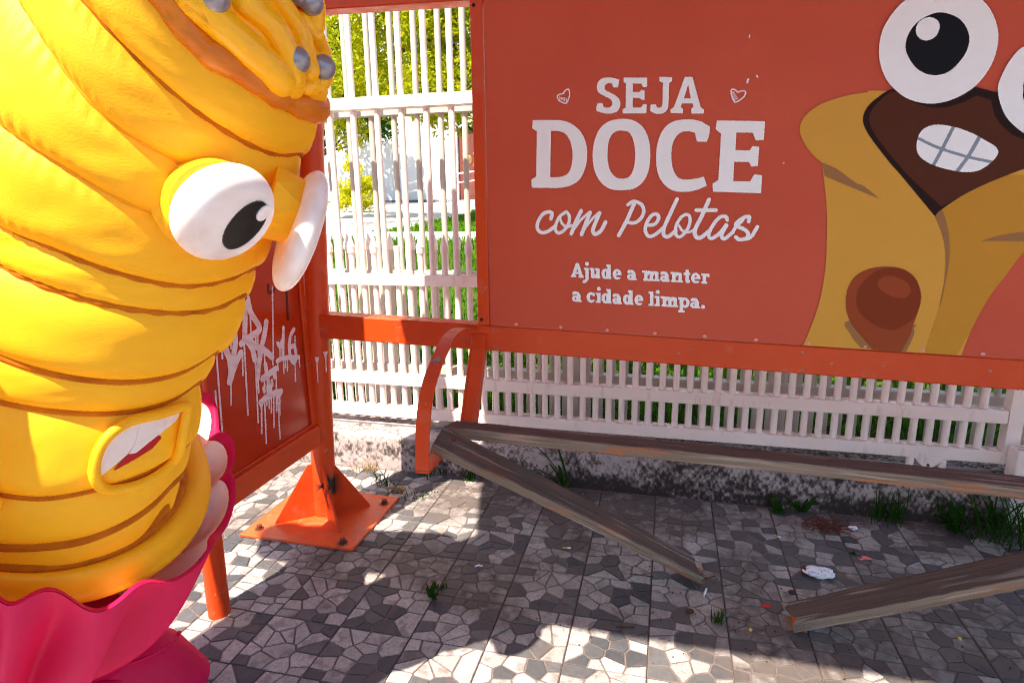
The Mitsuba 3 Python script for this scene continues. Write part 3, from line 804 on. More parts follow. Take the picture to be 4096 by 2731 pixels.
put('backing', slant_box(-.652, 1.688, PY + .004, PY + .018, .927, 2.062), 'red_paint', po)
LIFT = [0]


def decal_y(shape, name, mat, parent=po, label=None, lift=None):
    shape = shape.intersection(PR)
    if shape.is_empty: return
    m = extrude(shape, .0004); v = np.array(m.vertices)
    lift = lift if lift is not None else LIFT[0] * .0006
    m.vertices = np.c_[v[:, 0], PY - .0014 - lift - v[:, 2], v[:, 1]]; m.fix_normals()
    k = put(name, m, mat, parent, smooth=False)
    if label: part_label(k, label)
    return k


def curve(pts, conv, n=6):
    """a closed outline through pixel marks; a mark with a third value is a sharp corner"""
    P = [np.array(conv(*p[:2])) for p in pts]; cs = [i for i, p in enumerate(pts) if len(p) > 2]
    if not cs: return Polygon(spline(P, n, True)).buffer(0)
    out = []
    for a, b in zip(cs, cs[1:] + [cs[0] + len(P)]):
        seg = [P[i % len(P)] for i in range(a, b + 1)]
        s = spline(seg, n) if len(seg) > 2 else np.array(seg)
        out += list(s[:-1])
    return Polygon(out).buffer(0)


def poster_xz(px): q = at_y(*px, PY); return (q[0], q[2])
cL = lambda x, y: poster_xz(crop(x, y, 2080, 280, 1000))
cP = lambda x, y: poster_xz(crop(x, y, 2100, 780, 1000))
cQ = lambda x, y: poster_xz(crop(x, y, 2240, 1020, 640))
cA = lambda x, y: poster_xz(crop(x, y, 3000, 0, 1096))
cB = lambda x, y: poster_xz(crop(x, y, 3000, 700, 1096))
c1 = lambda L: [(*p, 1) for p in L]
S_ = [(935, 95, 1), (922, 165, 1), (878, 168, 1), (865, 130, 1), (830, 126), (796, 155), (808, 195), (860, 222), (915, 255), (943, 305), (936, 362), (900, 400), (830, 413), (760, 402), (714, 382, 1), (728, 315, 1), (776, 314, 1), (785, 350, 1), (822, 358), (858, 345), (868, 310), (848, 275), (790, 247), (740, 213), (722, 165), (737, 115), (775, 82), (830, 73), (890, 80)]
E1 = c1([(976, 75), (1196, 75), (1196, 162), (1158, 166), (1142, 130), (1062, 130), (1062, 210), (1125, 210), (1140, 190), (1173, 195), (1172, 285), (1140, 285), (1125, 265), (1062, 265), (1062, 355), (1142, 355), (1160, 322), (1192, 325), (1189, 410), (967, 410), (965, 372), (995, 355), (997, 130), (974, 115)])
J_ = [(1312, 68, 1), (1432, 70, 1), (1430, 108, 1), (1403, 125, 1), (1397, 320), (1378, 385), (1330, 413), (1270, 412), (1221, 385, 1), (1232, 325, 1), (1280, 325, 1), (1288, 355, 1), (1310, 357), (1332, 345), (1340, 310), (1345, 125, 1), (1311, 108, 1)]
A_ = c1([(1550, 68), (1622, 68), (1700, 355), (1732, 375), (1728, 412), (1612, 412), (1608, 365), (1633, 352), (1622, 316), (1525, 316), (1510, 350), (1535, 368), (1532, 410), (1417, 408), (1416, 375), (1447, 352)]); Ah = c1([(1582, 140), (1606, 270), (1543, 268)])
D_ = [(122, 473, 1), (370, 473, 1), (470, 500), (560, 570), (615, 670), (633, 790), (615, 920), (560, 1030), (470, 1090), (360, 1112, 1), (113, 1108, 1), (106, 1035, 1), (152, 1002, 1), (160, 580, 1), (114, 550, 1)]
Dh = [(293, 576, 1), (370, 577, 1), (430, 605), (475, 680), (495, 790), (485, 900), (450, 975), (390, 1005), (330, 1010, 1), (284, 1010, 1)]
O_ = [(955, 462), (1070, 478), (1160, 545), (1212, 660), (1226, 790), (1212, 940), (1160, 1050), (1075, 1115), (950, 1133), (840, 1115), (755, 1050), (700, 940), (684, 810), (700, 670), (755, 550), (840, 485)]
Oh = [(958, 572), (1025, 590), (1065, 660), (1083, 780), (1075, 900), (1045, 985), (1000, 1018), (950, 1024), (895, 1005), (850, 950), (828, 870), (824, 790), (832, 690), (860, 615), (905, 580)]
C_ = [(1788, 535, 1), (1780, 610), (1757, 677, 1), (1664, 675, 1), (1645, 592, 1), (1580, 578), (1510, 592), (1455, 650), (1428, 740), (1424, 830), (1440, 930), (1475, 1000), (1530, 1030), (1620, 1028), (1730, 1005, 1), (1758, 1090, 1), (1660, 1130), (1560, 1147), (1440, 1135), (1350, 1070), (1297, 970), (1279, 830), (1297, 680), (1350, 560), (1440, 488), (1570, 466), (1690, 482)]
E2 = c1([(1852, 478), (2305, 484), (2293, 660), (2217, 665), (2188, 592), (2035, 590), (2027, 755), (2160, 758), (2187, 717), (2250, 725), (2237, 905), (2175, 910), (2152, 868), (2015, 865), (2006, 1047), (2163, 1048), (2205, 982), (2277, 992), (2267, 1160), (1815, 1146), (1811, 1070), (1866, 1035), (1891, 600), (1840, 560)])
for g in (curve(S_, cL), curve(E1, cL), curve(J_, cL), curve(A_, cL).difference(curve(Ah, cL)), curve(D_, cL).difference(curve(Dh, cL)), curve(O_, cL).difference(curve(Oh, cL)), curve(C_, cL), curve(E2, cL)):
    decal_y(g, 'big_letter', 'print_white')
script = [
    (36, [(245, 225), (255, 172), (215, 160), (160, 190), (118, 270), (125, 330), (165, 355), (220, 340), (290, 290)]),
    (32, [(390, 158), (330, 200), (290, 280), (290, 335), (320, 358), (370, 330), (410, 270), (418, 200), (390, 158)]), (26, [(330, 215), (350, 270), (400, 300), (440, 285)]),
    (38, [(528, 150), (480, 250), (436, 365)]), (26, [(450, 340), (520, 240), (605, 165)]), (38, [(612, 165), (575, 260), (532, 372)]), (26, [(540, 345), (620, 240), (695, 168)]), (38, [(702, 170), (660, 270), (638, 335), (662, 368), (715, 335), (758, 255)]),
    (38, [(1028, 80), (960, 235), (882, 380)]), (34, [(968, 92), (1020, 62), (1090, 85), (1118, 150), (1090, 220), (1030, 262), (952, 256)]),
    (34, [(1150, 285), (1220, 275), (1258, 220), (1238, 180), (1190, 195), (1142, 270), (1133, 340), (1165, 388), (1225, 372), (1300, 310)]),
    (36, [(1430, 40), (1370, 170), (1308, 310), (1308, 378), (1350, 390), (1420, 335)]),
    (30, [(1510, 182), (1460, 220), (1418, 300), (1420, 372), (1458, 394), (1520, 335), (1552, 255), (1546, 198), (1510, 182)]), (24, [(1450, 290), (1480, 335), (1540, 350), (1600, 322)]),
    (38, [(1730, 45), (1662, 200), (1600, 325), (1606, 388), (1650, 402), (1725, 345)]), (36, [(1612, 143), (1795, 143)]),
    (34, [(1902, 235), (1885, 202), (1830, 212), (1770, 280), (1728, 368), (1755, 408), (1830, 360), (1892, 282)]), (34, [(1896, 285), (1850, 375), (1876, 412), (1955, 350)]),
    (30, [(1950, 352), (1985, 300), (2050, 235)]), (34, [(2104, 250), (2108, 206), (2060, 212), (1995, 258), (1988, 290), (2060, 322), (2098, 362), (2080, 408), (2015, 418), (1982, 395)]), (34, [(2030, 420), (2120, 398), (2185, 300)])]
PPM = np.linalg.norm(np.subtract(cP(1300, 200), cP(1200, 200))) / 100
parts = [strokes([(w * PPM, ln)], cP, 0) for w, ln in script]
decal_y(unary_union(parts[:8]), 'script_word', 'print_white'); decal_y(unary_union(parts[8:]), 'script_word', 'print_white')
PPL = np.linalg.norm(np.subtract(cL(1300, 200), cL(1200, 200))) / 100
for ol, hs in (([(412, 225), (385, 228), (354, 245), (360, 280), (395, 305), (437, 316), (455, 280), (468, 230), (458, 185), (438, 187), (415, 210), (412, 225)], [((368, 255), (376, 272)), ((388, 262), (392, 280)), ((404, 262), (408, 290)), ((418, 265), (424, 296)), ((434, 268), (440, 305))]),
               ([(2050, 215), (2020, 188), (1988, 190), (1988, 230), (2000, 270), (2022, 305), (2060, 290), (2105, 255), (2122, 215), (2100, 198), (2065, 205), (2050, 215)], [((1998, 215), (2014, 208)), ((2000, 235), (2020, 225)), ((2006, 252), (2028, 240)), ((2012, 270), (2036, 254)), ((2018, 285), (2046, 268))])):
    decal_y(unary_union([strokes([(11 * PPL, ol)], cL, 0)] + [strokes([(8 * PPL, list(h))], cL, 0) for h in hs]), 'heart_outline', 'print_white')

# small slab lettering, drawn glyph by glyph
H_, AS, ST = 150, 212, 50


def glyph(ch, w):
    H, A, s = H_, AS, ST; h = s / 2
    L = lambda pts, q=s: LineString(pts).buffer(q / 2, cap_style=2, join_style=1, quad_segs=5)
    B = lambda x0, y0, x1, y1: sbox(min(x0, x1), min(y0, y1), max(x0, x1), max(y0, y1))
    def ring(cx, cy, rx, ry, tk=s): return affinity.scale(Point(cx, cy).buffer(1, 24), rx, ry).difference(affinity.scale(Point(cx, cy).buffer(1, 24), rx - tk, ry - tk * .72))
    sf = 30
    if ch == 'A': return unary_union([L([(.17 * w, 10), (.5 * w, A - 12)], s * .95), L([(.83 * w, 10), (.5 * w, A - 12)], s * .95), B(.38 * w, A - 30, .62 * w, A), B(.25 * w, 50, .75 * w, 84), B(0, 0, .42 * w, sf), B(.58 * w, 0, w, sf)])
    if ch in 'il':
        top = H if ch == 'i' else A; g = [B(.30 * w, 0, .30 * w + s, top), B(0.02 * w, top - 34, .30 * w + s, top), B(0, 0, w, sf)]
        return unary_union(g + ([Point(.30 * w + h, A - 4).buffer(30)] if ch == 'i' else []))
    if ch == 'j': return unary_union([B(.42 * w, -30, .42 * w + s, H), B(.18 * w, H - 34, .42 * w + s, H), L([(.42 * w + h, -20), (.30 * w, -58), (0, -55)], 40), Point(.42 * w + h, A - 4).buffer(30)])
    if ch == 'r': return unary_union([B(.18 * w, 0, .18 * w + s, H), B(0, H - 34, .18 * w + s, H), B(0, 0, .75 * w, sf), L([(.30 * w, H - 50), (.55 * w, H - 24), (w, H - 22)], 46), B(.80 * w, H - 55, w, H)])
    if ch == 'n' or ch == 'm':
        n = 2 if ch == 'n' else 3; x = [.13 * w + i * (w - .13 * w - s - .05 * w) / (n - 1) for i in range(n)]; g = [B(0, H - 34, x[0] + s, H)]
        for i, q in enumerate(x): g += [B(q, 0, q + s, H - (8 if i == 0 else 40)), B(q - 18, 0, q + s + 18, sf)]
        for a, b in zip(x, x[1:]): g.append(L([(a + s - 8, H - 60), ((a + b + s) / 2, H - 22), (b + h + 4, H - 30), (b + h, H - 60)], 46))
        return unary_union(g).intersection(B(-5, -5, w + 8, H + 2))
    if ch == 'u': return unary_union([B(.10 * w, 40, .10 * w + s, H), B(-.02 * w, H - 34, .10 * w + s, H), B(.62 * w, 0, .62 * w + s, H), B(.50 * w, H - 34, .62 * w + s, H), B(.62 * w, 0, w, sf), L([(.10 * w + h, 50), (.25 * w, 22), (.45 * w, 22), (.68 * w, 50)], 46)])
    if ch == 'd': return unary_union([ring(.40 * w, H * .49, .40 * w, H * .51), B(.60 * w, 0, .60 * w + s, A), B(.48 * w, A - 34, .60 * w + s, A), B(.60 * w, 0, w, sf)])
    if ch == 'p': return unary_union([ring(.58 * w, H * .49, .42 * w, H * .51), B(.14 * w, -70, .14 * w + s, H), B(0, H - 34, .14 * w + s, H), B(0, -72, .58 * w, -42)])
    if ch == 'a': return unary_union([ring(.38 * w, H * .30, .38 * w, H * .31, 44), B(.55 * w, 0, .55 * w + s, H * .70), L([(.10 * w, H - 34), (.30 * w, H - 20), (.58 * w, H - 24), (.55 * w + h, H * .6)], 46), B(.55 * w, 0, w, sf), B(.05 * w, H - 50, .20 * w, H - 15)])
    if ch == 'e': return unary_union([ring(.5 * w, H * .5, .5 * w, H * .52).difference(B(.55 * w, H * .22, w + 9, H * .44)), B(.2 * w, H * .42, .97 * w, H * .60)])
    if ch == 'c': return unary_union([ring(.52 * w, H * .5, .52 * w, H * .52).difference(B(.6 * w, H * .28, w + 12, H * .72)), B(.74 * w, H * .62, .98 * w, H * .95)])
    if ch == 't': return unary_union([B(.30 * w, 40, .30 * w + s, H + 46), B(0, H - 38, w, H), L([(.30 * w + h, 50), (.5 * w, 22), (.95 * w, 26)], 44)])
    if ch == '.': return Point(.5 * w, 28).buffer(29)


def text_line(items, b0, b1):
    gs = []
    for ch, x0, x1 in items:
        by = b0[1] + (x0 - b0[0]) * (b1[1] - b0[1]) / (b1[0] - b0[0]); sl = (b1[1] - b0[1]) / (b1[0] - b0[0])
        for q in polys(glyph(ch, x1 - x0)):
            q = q.segmentize(20)
            f = lambda ring: [cQ(x0 + x, by + x * sl - y) for x, y in ring.coords]
            gs.append(Polygon(f(q.exterior), [f(r) for r in q.interiors]).buffer(0))
    return gs


for items, b0, b1 in (([('A', 160, 350), ('j', 335, 425), ('u', 440, 592), ('d', 610, 757), ('e', 775, 905), ('a', 985, 1128), ('m', 1205, 1460), ('a', 1472, 1612), ('n', 1625, 1800), ('t', 1815, 1915), ('e', 1925, 2065), ('r', 2075, 2195)], (160, 325), (2170, 422)),
                      ([('a', 175, 318), ('c', 392, 515), ('i', 525, 598), ('d', 610, 760), ('a', 770, 910), ('d', 925, 1080), ('e', 1095, 1225), ('l', 1300, 1375), ('i', 1388, 1468), ('m', 1478, 1732), ('p', 1735, 1905), ('a', 1912, 2060), ('.', 2075, 2130)], (180, 682), (2100, 787))):
    decal_y(unary_union(text_line(items, b0, b1)), 'small_text', 'print_white')
# cartoon pastry
fB = lambda x, y: (x, y + 700 / .466)          # lower crop -> upper crop
mixAB = lambda a, b: [(*p,) for p in a] + [(*fB(*p[:2]), *p[2:]) for p in b]
gold = curve(mixAB([(1190, 785), (1000, 795), (800, 830), (600, 900), (470, 1000), (427, 1100), (450, 1200), (520, 1310), (612, 1395, 1), (628, 1500)], [(655, 250), (660, 450), (650, 750), (615, 1000), (550, 1230), (440, 1500, 1), (1790, 1600, 1), (1900, 1320), (2050, 1050), (2200, 850), (2352, 650), (2900, 0, 1), (2950, -600, 1)]), cA)
decal_y(gold, 'cartoon_body', 'print_gold')
LIFT[0] = 1
decal_y(curve([(1625, 1120, 1), (1480, 1560, 1), (1765, 1560, 1), (1900, 1320), (2050, 1050), (2200, 850), (2352, 650), (2880, 0, 1), (2210, 0, 1), (1870, 150), (1650, 290, 1), (1700, 500), (1712, 650), (1690, 850)], cB).intersection(gold), 'cartoon_body', 'print_gold_dark')
br = curve(mixAB([(1225, 765), (1080, 850), (1000, 930), (968, 1020), (990, 1110), (1060, 1220), (1200, 1400)], [(1290, 0), (1585, 355, 1), (1650, 290), (1870, 150), (2210, 0), (2900, -250, 1)]) + [(2900, 1000, 1), (2130, 800, 1), (1935, 750, 1), (1700, 800), (1400, 790)], cA)
decal_y(br, 'cartoon_face', 'print_dark_brown', lift=.0012)
bi = curve(mixAB([(1190, 800), (1070, 910), (1020, 1000), (1035, 1090), (1100, 1200), (1250, 1390)], [(1390, 40), (1640, 272, 1), (1870, 150), (2210, 0), (2880, -240, 1)]) + [(2880, 1330, 1), (2352, 1200), (2200, 1120), (2100, 1000), (2065, 860, 1), (1940, 825, 1), (1800, 890), (1600, 930), (1400, 880), (1270, 800)], cA).intersection(br)
decal_y(bi, 'cartoon_face', 'print_brown', lift=.0018)
for pts in ([(1103, 430), (1140, 250), (1260, 70), (1380, -20), (1550, -75), (1800, -80), (1980, 0), (2080, 130), (2125, 290), (2110, 440), (2050, 590), (1930, 740), (1750, 850), (1550, 893), (1350, 850), (1200, 730), (1125, 590)],
            [(2122, 790), (2160, 640), (2250, 490), (2352, 400), (2600, 300), (2900, 400), (3000, 700), (2900, 1000), (2700, 1180), (2500, 1200), (2352, 1150), (2190, 1000)]):
    ew = decal_y(curve(pts, cA), 'cartoon_eye', 'print_white', lift=.0024)
decal_y(curve([(1330, 410), (1360, 290), (1440, 190), (1560, 125), (1660, 115), (1780, 160), (1850, 240), (1877, 340), (1850, 450), (1780, 550), (1690, 625), (1570, 650), (1450, 610), (1370, 520)], cA), 'cartoon_pupil', 'print_black', lift=.003)
decal_y(curve([(2352, 690), (2339, 780), (2352, 870), (2500, 950), (2700, 800), (2600, 600), (2450, 600)], cA), 'cartoon_pupil', 'print_black', lift=.003)
decal_y(curve([(1418, 260), (1450, 190), (1530, 153), (1600, 180), (1622, 240), (1585, 320), (1505, 354), (1440, 325)], cA), 'eye_highlight', 'print_white', lift=.0036)
mo = curve([(1425, 1260), (1450, 1150), (1520, 1090), (1620, 1073), (1760, 1095), (1900, 1145), (2020, 1210), (2100, 1260), (2125, 1310), (2090, 1370), (2020, 1430), (1940, 1470), (1820, 1478), (1650, 1445), (1530, 1400), (1450, 1340)], cA)
decal_y(mo, 'cartoon_mouth', 'print_white', lift=.0024)
PPA = np.linalg.norm(np.subtract(cA(1700, 800), cA(1600, 800))) / 100
decal_y(strokes([(26 * PPA, [(1430, 1185), (1600, 1265), (1850, 1345), (2080, 1395)]), (32 * PPA, [(1740, 1095), (1640, 1290), (1570, 1420)]), (34 * PPA, [(1970, 1165), (1870, 1340), (1770, 1475)])], cA, 0).intersection(mo), 'mouth_line', 'print_grey', lift=.003)
decal_y(curve(mixAB([(612, 1395, 1), (740, 1450), (900, 1565)], [(980, 100), (1115, 207, 1), (900, 120), (640, 10, 1)]), cA).intersection(gold), 'cartoon_fold', 'print_fold')
decal_y(curve([(1585, 355, 1), (1645, 295, 1), (1690, 430), (1712, 650), (1690, 850), (1640, 1080), (1622, 1125, 1), (1665, 900), (1675, 700), (1650, 520)], cB), 'cartoon_fold', 'print_fold', lift=.0012)
decal_y(curve([(1975, 567, 1), (2150, 515), (2352, 485), (2700, 430, 1), (2700, 580, 1), (2352, 570)], cB), 'cartoon_fold', 'print_fold', lift=.0012)
decal_y(curve([(845, 1250), (870, 1380), (950, 1480, 1), (1330, 1530, 1), (1400, 1380), (1405, 1310), (1380, 1280)], cB), 'cartoon_fold', 'print_fold', lift=.0012)
decal_y(curve([(820, 1100), (835, 980), (900, 870), (1020, 805), (1180, 785), (1320, 810), (1420, 890), (1465, 1020), (1455, 1120), (1400, 1280), (1370, 1380), (1290, 1520, 1), (1070, 1520, 1), (960, 1390), (870, 1280), (830, 1180)], cB), 'cartoon_drop', 'print_rust', lift=.0018)
decal_y(curve([(910, 1060), (940, 950), (1060, 835), (1190, 795), (1330, 820), (1420, 900), (1458, 1020), (1445, 1130), (1390, 1240), (1240, 1325), (1120, 1310), (1000, 1240), (925, 1150)], cB), 'cartoon_drop', 'print_rust_dark', lift=.0024)
decal_y(curve([(1090, 920), (1150, 870), (1240, 870), (1340, 920), (1375, 990), (1340, 1045), (1270, 1052), (1170, 1020), (1105, 970)], cB), 'cartoon_drop', 'print_rust', lift=.003)
for x0_, y0_, x1_, y1_, w_ in ((1835, 535, 1830, 556, .006), (1846, 236, 1842, 256, .003), (1892, 510, 1899, 520, .004), (2072, 1094, 2076, 1098, .003)):
    decal_y(LineString([poster_xz(crop(x0_, y0_, 1900, 0, 1400)), poster_xz(crop(x1_, y1_, 1900, 0, 1400))]).buffer(w_ / 2), 'scuff', 'print_white', lift=.0002)
for x in np.arange(-.55, 1.6, .172):
    m = ball((x, PY - .001, zt(x, .934)), .006, 2, (1.3, .45, 1)); put('staple', m, 'vinyl_crease', po)

# ---------------------------------------------------------------- mascot costume
mc = thing('mascot_costume', 'big yellow ribbed foam pastry costume with bulging white eyes, toothy mouth and magenta ruffle', 'costume')
RINGS = [[100.779, 1101.732, 1.42, 0.262, 0.445, 0.382], [133.317, 1017.102, 1.42, 0.269, 0.357, 0.52], [151.257, 931.086, 1.42, 0.277, 0.359, 0.438], [179.102, 788.031, 1.42, 0.271, 0.404, 0.324], [216.196, 708.516, 1.42, 0.277, 0.448, 0.335], [280.432, 570.096, 1.42, 0.285, 0.449, 0.313], [297.013, 467.065, 1.42, 0.301, 0.54, 0.391], [328.55, 333.017, 1.42, 0.329, 0.59, 0.292], [375, 205, 1.42, 0.348, 0.74, 0.27], [425.277, 63.718, 1.42, 0.368, 0.886, 0.236], [470.502, -43.955, 1.42, 0.383, 0.944, 0.252]]
SEAMS = [[(0, 1316), (150, 1310), (300, 1252), (370, 1170), (392, 1120)], [(0, 1246), (90, 1246), (180, 1236), (330, 1165), (380, 1110)], [(0, 1130), (100, 1142), (200, 1124)], [(0, 918), (130, 940), (280, 943), (400, 912), (468, 855)], [(0, 815), (150, 860), (300, 873), (420, 850), (508, 785)],
         [(0, 606), (180, 680), (370, 715), (500, 705), (575, 658)], [(0, 520), (130, 570), (300, 632), (420, 655), (540, 632), (598, 600)], [(0, 285), (170, 395), (260, 450), (350, 490), (560, 525), (640, 470)], [(60, 20), (120, 120), (250, 280), (410, 372)], [(190, 0), (330, 150), (460, 262), (560, 325), (650, 357), (700, 340), (714, 318)], [(350, 0), (420, 110), (600, 222), (700, 275), (745, 280)]]
RINGS = [[u, v, q, r * q / 1.42, a, b_] for (u, v, _, r, a, b_), q in zip(RINGS, np.linspace(1.38, 1.10, 11))]
MK, NT = .98, 360
TH = np.arange(NT) / NT * 2 * np.pi


def circle3(p):
    u, v, dep, r, a, b = p
    c = EYE + (FWD + RIGHT * ((u * PX - 2048) / FOCAL) - UP * ((v * PX - 1365.5) / FOCAL)) * dep * MK
    back = np.cross([0, 0, 1.0], RT0)
    n = UP0 * np.cos(a) * np.cos(b) + RT0 * np.sin(a) * np.cos(b) - back * np.sin(b); n /= np.linalg.norm(n)
    e = np.cross(back, n); e /= np.linalg.norm(e); e *= np.sign(e @ RT0)
    g = np.cross(n, e); g *= -np.sign(g @ FWD)
    return c, n, e, g, r * MK


def project(P):
    D = P - EYE; z = D @ FWD
    return np.stack([((D @ RIGHT) / z * FOCAL + 2048) / PX, (1365.5 - (D @ UP) / z * FOCAL) / PX], -1), z


def squash(P, z0=2.25):
    z = P[..., 2]; Q = P.copy(); Q[..., 2] = np.where(z > z0, z0 + (z - z0) * .5, z); return Q


CIRC = [circle3(p) for p in RINGS]
CURVES = []
for (c, n, e, g, r), sm in zip(CIRC, SEAMS):
    fat = np.clip(-np.cos(TH) - .45, 0, 1) * (.30 + .13 * len(CURVES) + .55 * (6 < len(CURVES) < 10))      # unseen far left of the horn, swollen to widen its shadow
    P = c + r * ((np.cos(TH) - fat)[:, None] * e + np.where(np.sin(TH) > 0, np.sin(TH), .5 * np.sin(TH))[:, None] * g)
    q, z = project(P); ts, ds = [], []
    for m_ in sm:
        d = np.linalg.norm(q[:NT // 2 + 12] - m_, axis=1); i = d.argmin(); ts.append(TH[i]); ds.append((np.array(m_) - q[i]) * PX * z[i] / FOCAL)
    o = np.argsort(ts); ts = np.array(ts)[o]; ds = np.array(ds)[o]
    tt = np.r_[-.5, ts, np.pi + .7, 2 * np.pi - .5]; dd = np.vstack([[0, 0], ds, [0, 0], [0, 0]])
    off = np.stack([np.interp(TH, tt, dd[:, k]) for k in (0, 1)], 1)
    for _ in range(40): off = .5 * off + .25 * np.roll(off, 1, 0) + .25 * np.roll(off, -1, 0)
    P = P - np.clip(-np.cos(TH) - .6, 0, 1)[:, None] * FWD * .06 * len(CURVES)  # unseen side pulled nearer to shade the lower body
    P = P + np.clip(-np.cos(TH) - .3, 0, 1)[:, None] * UP0 * .085 * max(0, len(CURVES) - 6)  # unseen top raised to lengthen the cast shadow
    CURVES.append(P + off[:, :1] * RIGHT - off[:, 1:] * UP)
Q = [c for c in CIRC]
# folds of the cloth: soft wrinkles on the upper bands
bands = []
for i in range(len(CURVES) - 1):
    m = 22; a, b = CURVES[i], CURVES[i + 1]; ca, cb = CIRC[i][0], CIRC[i + 1][0]; P = []
    thick = np.linalg.norm(b - a, axis=1)
    for t in np.linspace(0, 1, m):
        x = a + (b - a) * t; o = x - (ca + (cb - ca) * t); nn = CIRC[i][1] * (1 - t) + CIRC[i + 1][1] * t; nn /= np.linalg.norm(nn)
        o = o - (o @ nn)[:, None] * nn; o /= np.linalg.norm(o, axis=1, keepdims=True)
        bul = np.minimum(.024, .15 * thick) * (1 - abs(2 * t - 1) ** 3.4) * (1.25 - .5 * t)
        pk = .0030 * np.sin(TH * 83 + 5 * meshkit.noise(np.stack([TH * 4, TH * 0, TH * 0 + i], 1))) * (np.exp(-(t / .13) ** 2) + np.exp(-((1 - t) / .13) ** 2)) * min(t, 1 - t) * 12 * (i >= 5) * np.clip(.6 - np.cos(TH), 0, 1)
        wr = .0065 * (meshkit.fbm(np.stack([TH * 3 + t * 1.5, np.full(NT, t * 1.2), np.full(NT, i * 3.0)], 1), 3) - .5) * (1 - abs(2 * t - 1) ** 2) * (1.6 if i >= 5 else .6)
        P.append(x + o * (bul + wr + pk)[:, None])
    bands.append(squash(np.array(P)))
BODY = []
for i, P in enumerate(bands):
    m = grid_mesh(P, True)
    m.invert() if m.face_normals[NT // 2] @ (m.triangles_center[NT // 2] - CIRC[i][0]) < 0 else None
    BODY.append(m); put('foam_band', m, 'foam_yellow', mc, smooth=True)
COARSE = [grid_mesh(P[[*range(0, len(P) - 1, 3), len(P) - 1]][:, ::4], True) for P in bands]
TRI = np.concatenate([m.triangles for m in COARSE]); TRN = np.concatenate([m.face_normals for m in COARSE])


def hits(pts, tri=TRI, nrm=TRN):
    """where the lines of sight of pixel marks meet the body -> points, normals"""
    v0, e1, e2 = tri[:, 0], tri[:, 1] - tri[:, 0], tri[:, 2] - tri[:, 0]; out, on = [], []
    s = EYE - v0; q = np.cross(s, e1)
    for p in pts:
        d = ray(*p); d = d / np.linalg.norm(d); h = np.cross(d, e2); a = (e1 * h).sum(1); a = np.where(abs(a) < 1e-12, 1e-12, a)
        u = (s * h).sum(1) / a; v = (q @ d) / a; t = (e2 * q).sum(1) / a
        ok = (u >= -1e-4) & (v >= -1e-4) & (u + v <= 1.0002) & (t > .05)
        if ok.any():
            i = np.where(ok)[0][t[ok].argmin()]; out.append(EYE + d * t[i]); n = nrm[i]; on.append(n if n @ d < 0 else -n)
        else: out.append(None); on.append(None)
    if any(x is None for x in out):
        c = tri.mean(1); qc, zc = project(c)
        for i, x in enumerate(out):
            if x is None:
                d2 = np.linalg.norm(qc - np.array(pts[i]), axis=1) + 400 * np.maximum(zc - zc.min(), 0)
                j = d2.argmin(); out[i] = EYE + ray(*pts[i]) * zc[j] / FOCAL; on[i] = nrm[j] if nrm[j] @ FWD < 0 else -nrm[j]
    return np.array(out), np.array(on)


# felt piping in the seams; thinner where the photo shows only stitching
lo_w = [.021, .017, .010, .0105, .0105, .009, .0085, .005, .005, .0075, .0]
for i, w in enumerate(lo_w):
    if w == 0: continue
    P = squash(CURVES[i]); o = P - CIRC[i][0]; o = o - (o @ CIRC[i][1])[:, None] * CIRC[i][1]; o /= np.linalg.norm(o, axis=1, keepdims=True)
    s = np.ones(NT)
    if i == 6: s = np.where(np.cos(TH) > .15, 1, .3)
    elif i >= 5: s = np.where(np.cos(TH) > -.1, 1, .7 if i == 5 else .38) if i < 9 else np.clip(.45 + .75 * np.cos(TH), .35, 1)
    s = np.convolve(np.r_[s[-12:], s, s[:12]], np.ones(25) / 25, 'valid')
    r = w * s * (1 + .12 * np.sin(TH * 37 + i) * (i >= 5))
    put('felt_piping', tube(P - o * .002, r, 10, True), 'felt_brown' if i not in (7, 8) else 'stitch_yellow', mc, smooth=True)
# loose overlap of the next wrap at the two lowest seams
P0, P1 = CURVES[0], CURVES[1]
# brim, cup and ruffle below the body
def ring_from(c, n, e, g, r, rg=None): return c + r * np.cos(TH)[:, None] * e + (rg or r) * np.sin(TH)[:, None] * g


cJ, nJ, eJ, gJ, rJ = CIRC[0]
KP = [140, 1060, 1.38, .318, .684, .388]
cK, nK, eK, gK, rK = circle3(KP)
KC = ring_from(cK, nK, eK, gK, rK)
J = CURVES[0]; JS = ring_from(cJ, nJ, eJ, gJ, rJ); P = []
for t in np.linspace(0, 1, 14): P.append(JS + (KC - JS) * t + nK * .035 * np.sin(np.pi * min(1, t * 1.0)) * (t < 1) - nK * .0)
for a in np.linspace(.3, np.pi, 6): o = KC - cK; o /= np.linalg.norm(o, axis=1, keepdims=True); P.append(KC + o * .012 * np.sin(a) - nK * .014 * (1 - np.cos(a)))
for t in (.7, .3): P.append(cK - nK * .03 + (KC - cK) * t)
m = grid_mesh(np.array(P), True); m.invert() if m.face_normals[NT * 4] @ nK < 0 else None
put('brim', m, 'foam_yellow', mc, smooth=True)
put('felt_piping', tube(ring_from(cJ * .62 + cK * .38, nJ, eJ, gJ, rJ + .004) + nK * .006, .015, 10, True), 'felt_brown', mc, smooth=True)
cR, nR, eR, gR, rR = circle3([156, 970, 1.38, .421, .859, .21])
PHI = 17 * TH - 3 * np.sin(2 * TH)
wave = np.sin(PHI + .6) + .5 * np.sin(TH * 7 + 2)
RIM = ring_from(cR, nR, eR, gR, rR); o = RIM - cR; o /= np.linalg.norm(o, axis=1, keepdims=True)
RIMW = RIM + o * (.012 * wave)[:, None] + UP0 * (.020 * np.sin(PHI + 1.6) + .007 * np.sin(TH * 9))[:, None]
waist_c = EYE + ray(10, 1570) / FOCAL * 1.40 * MK
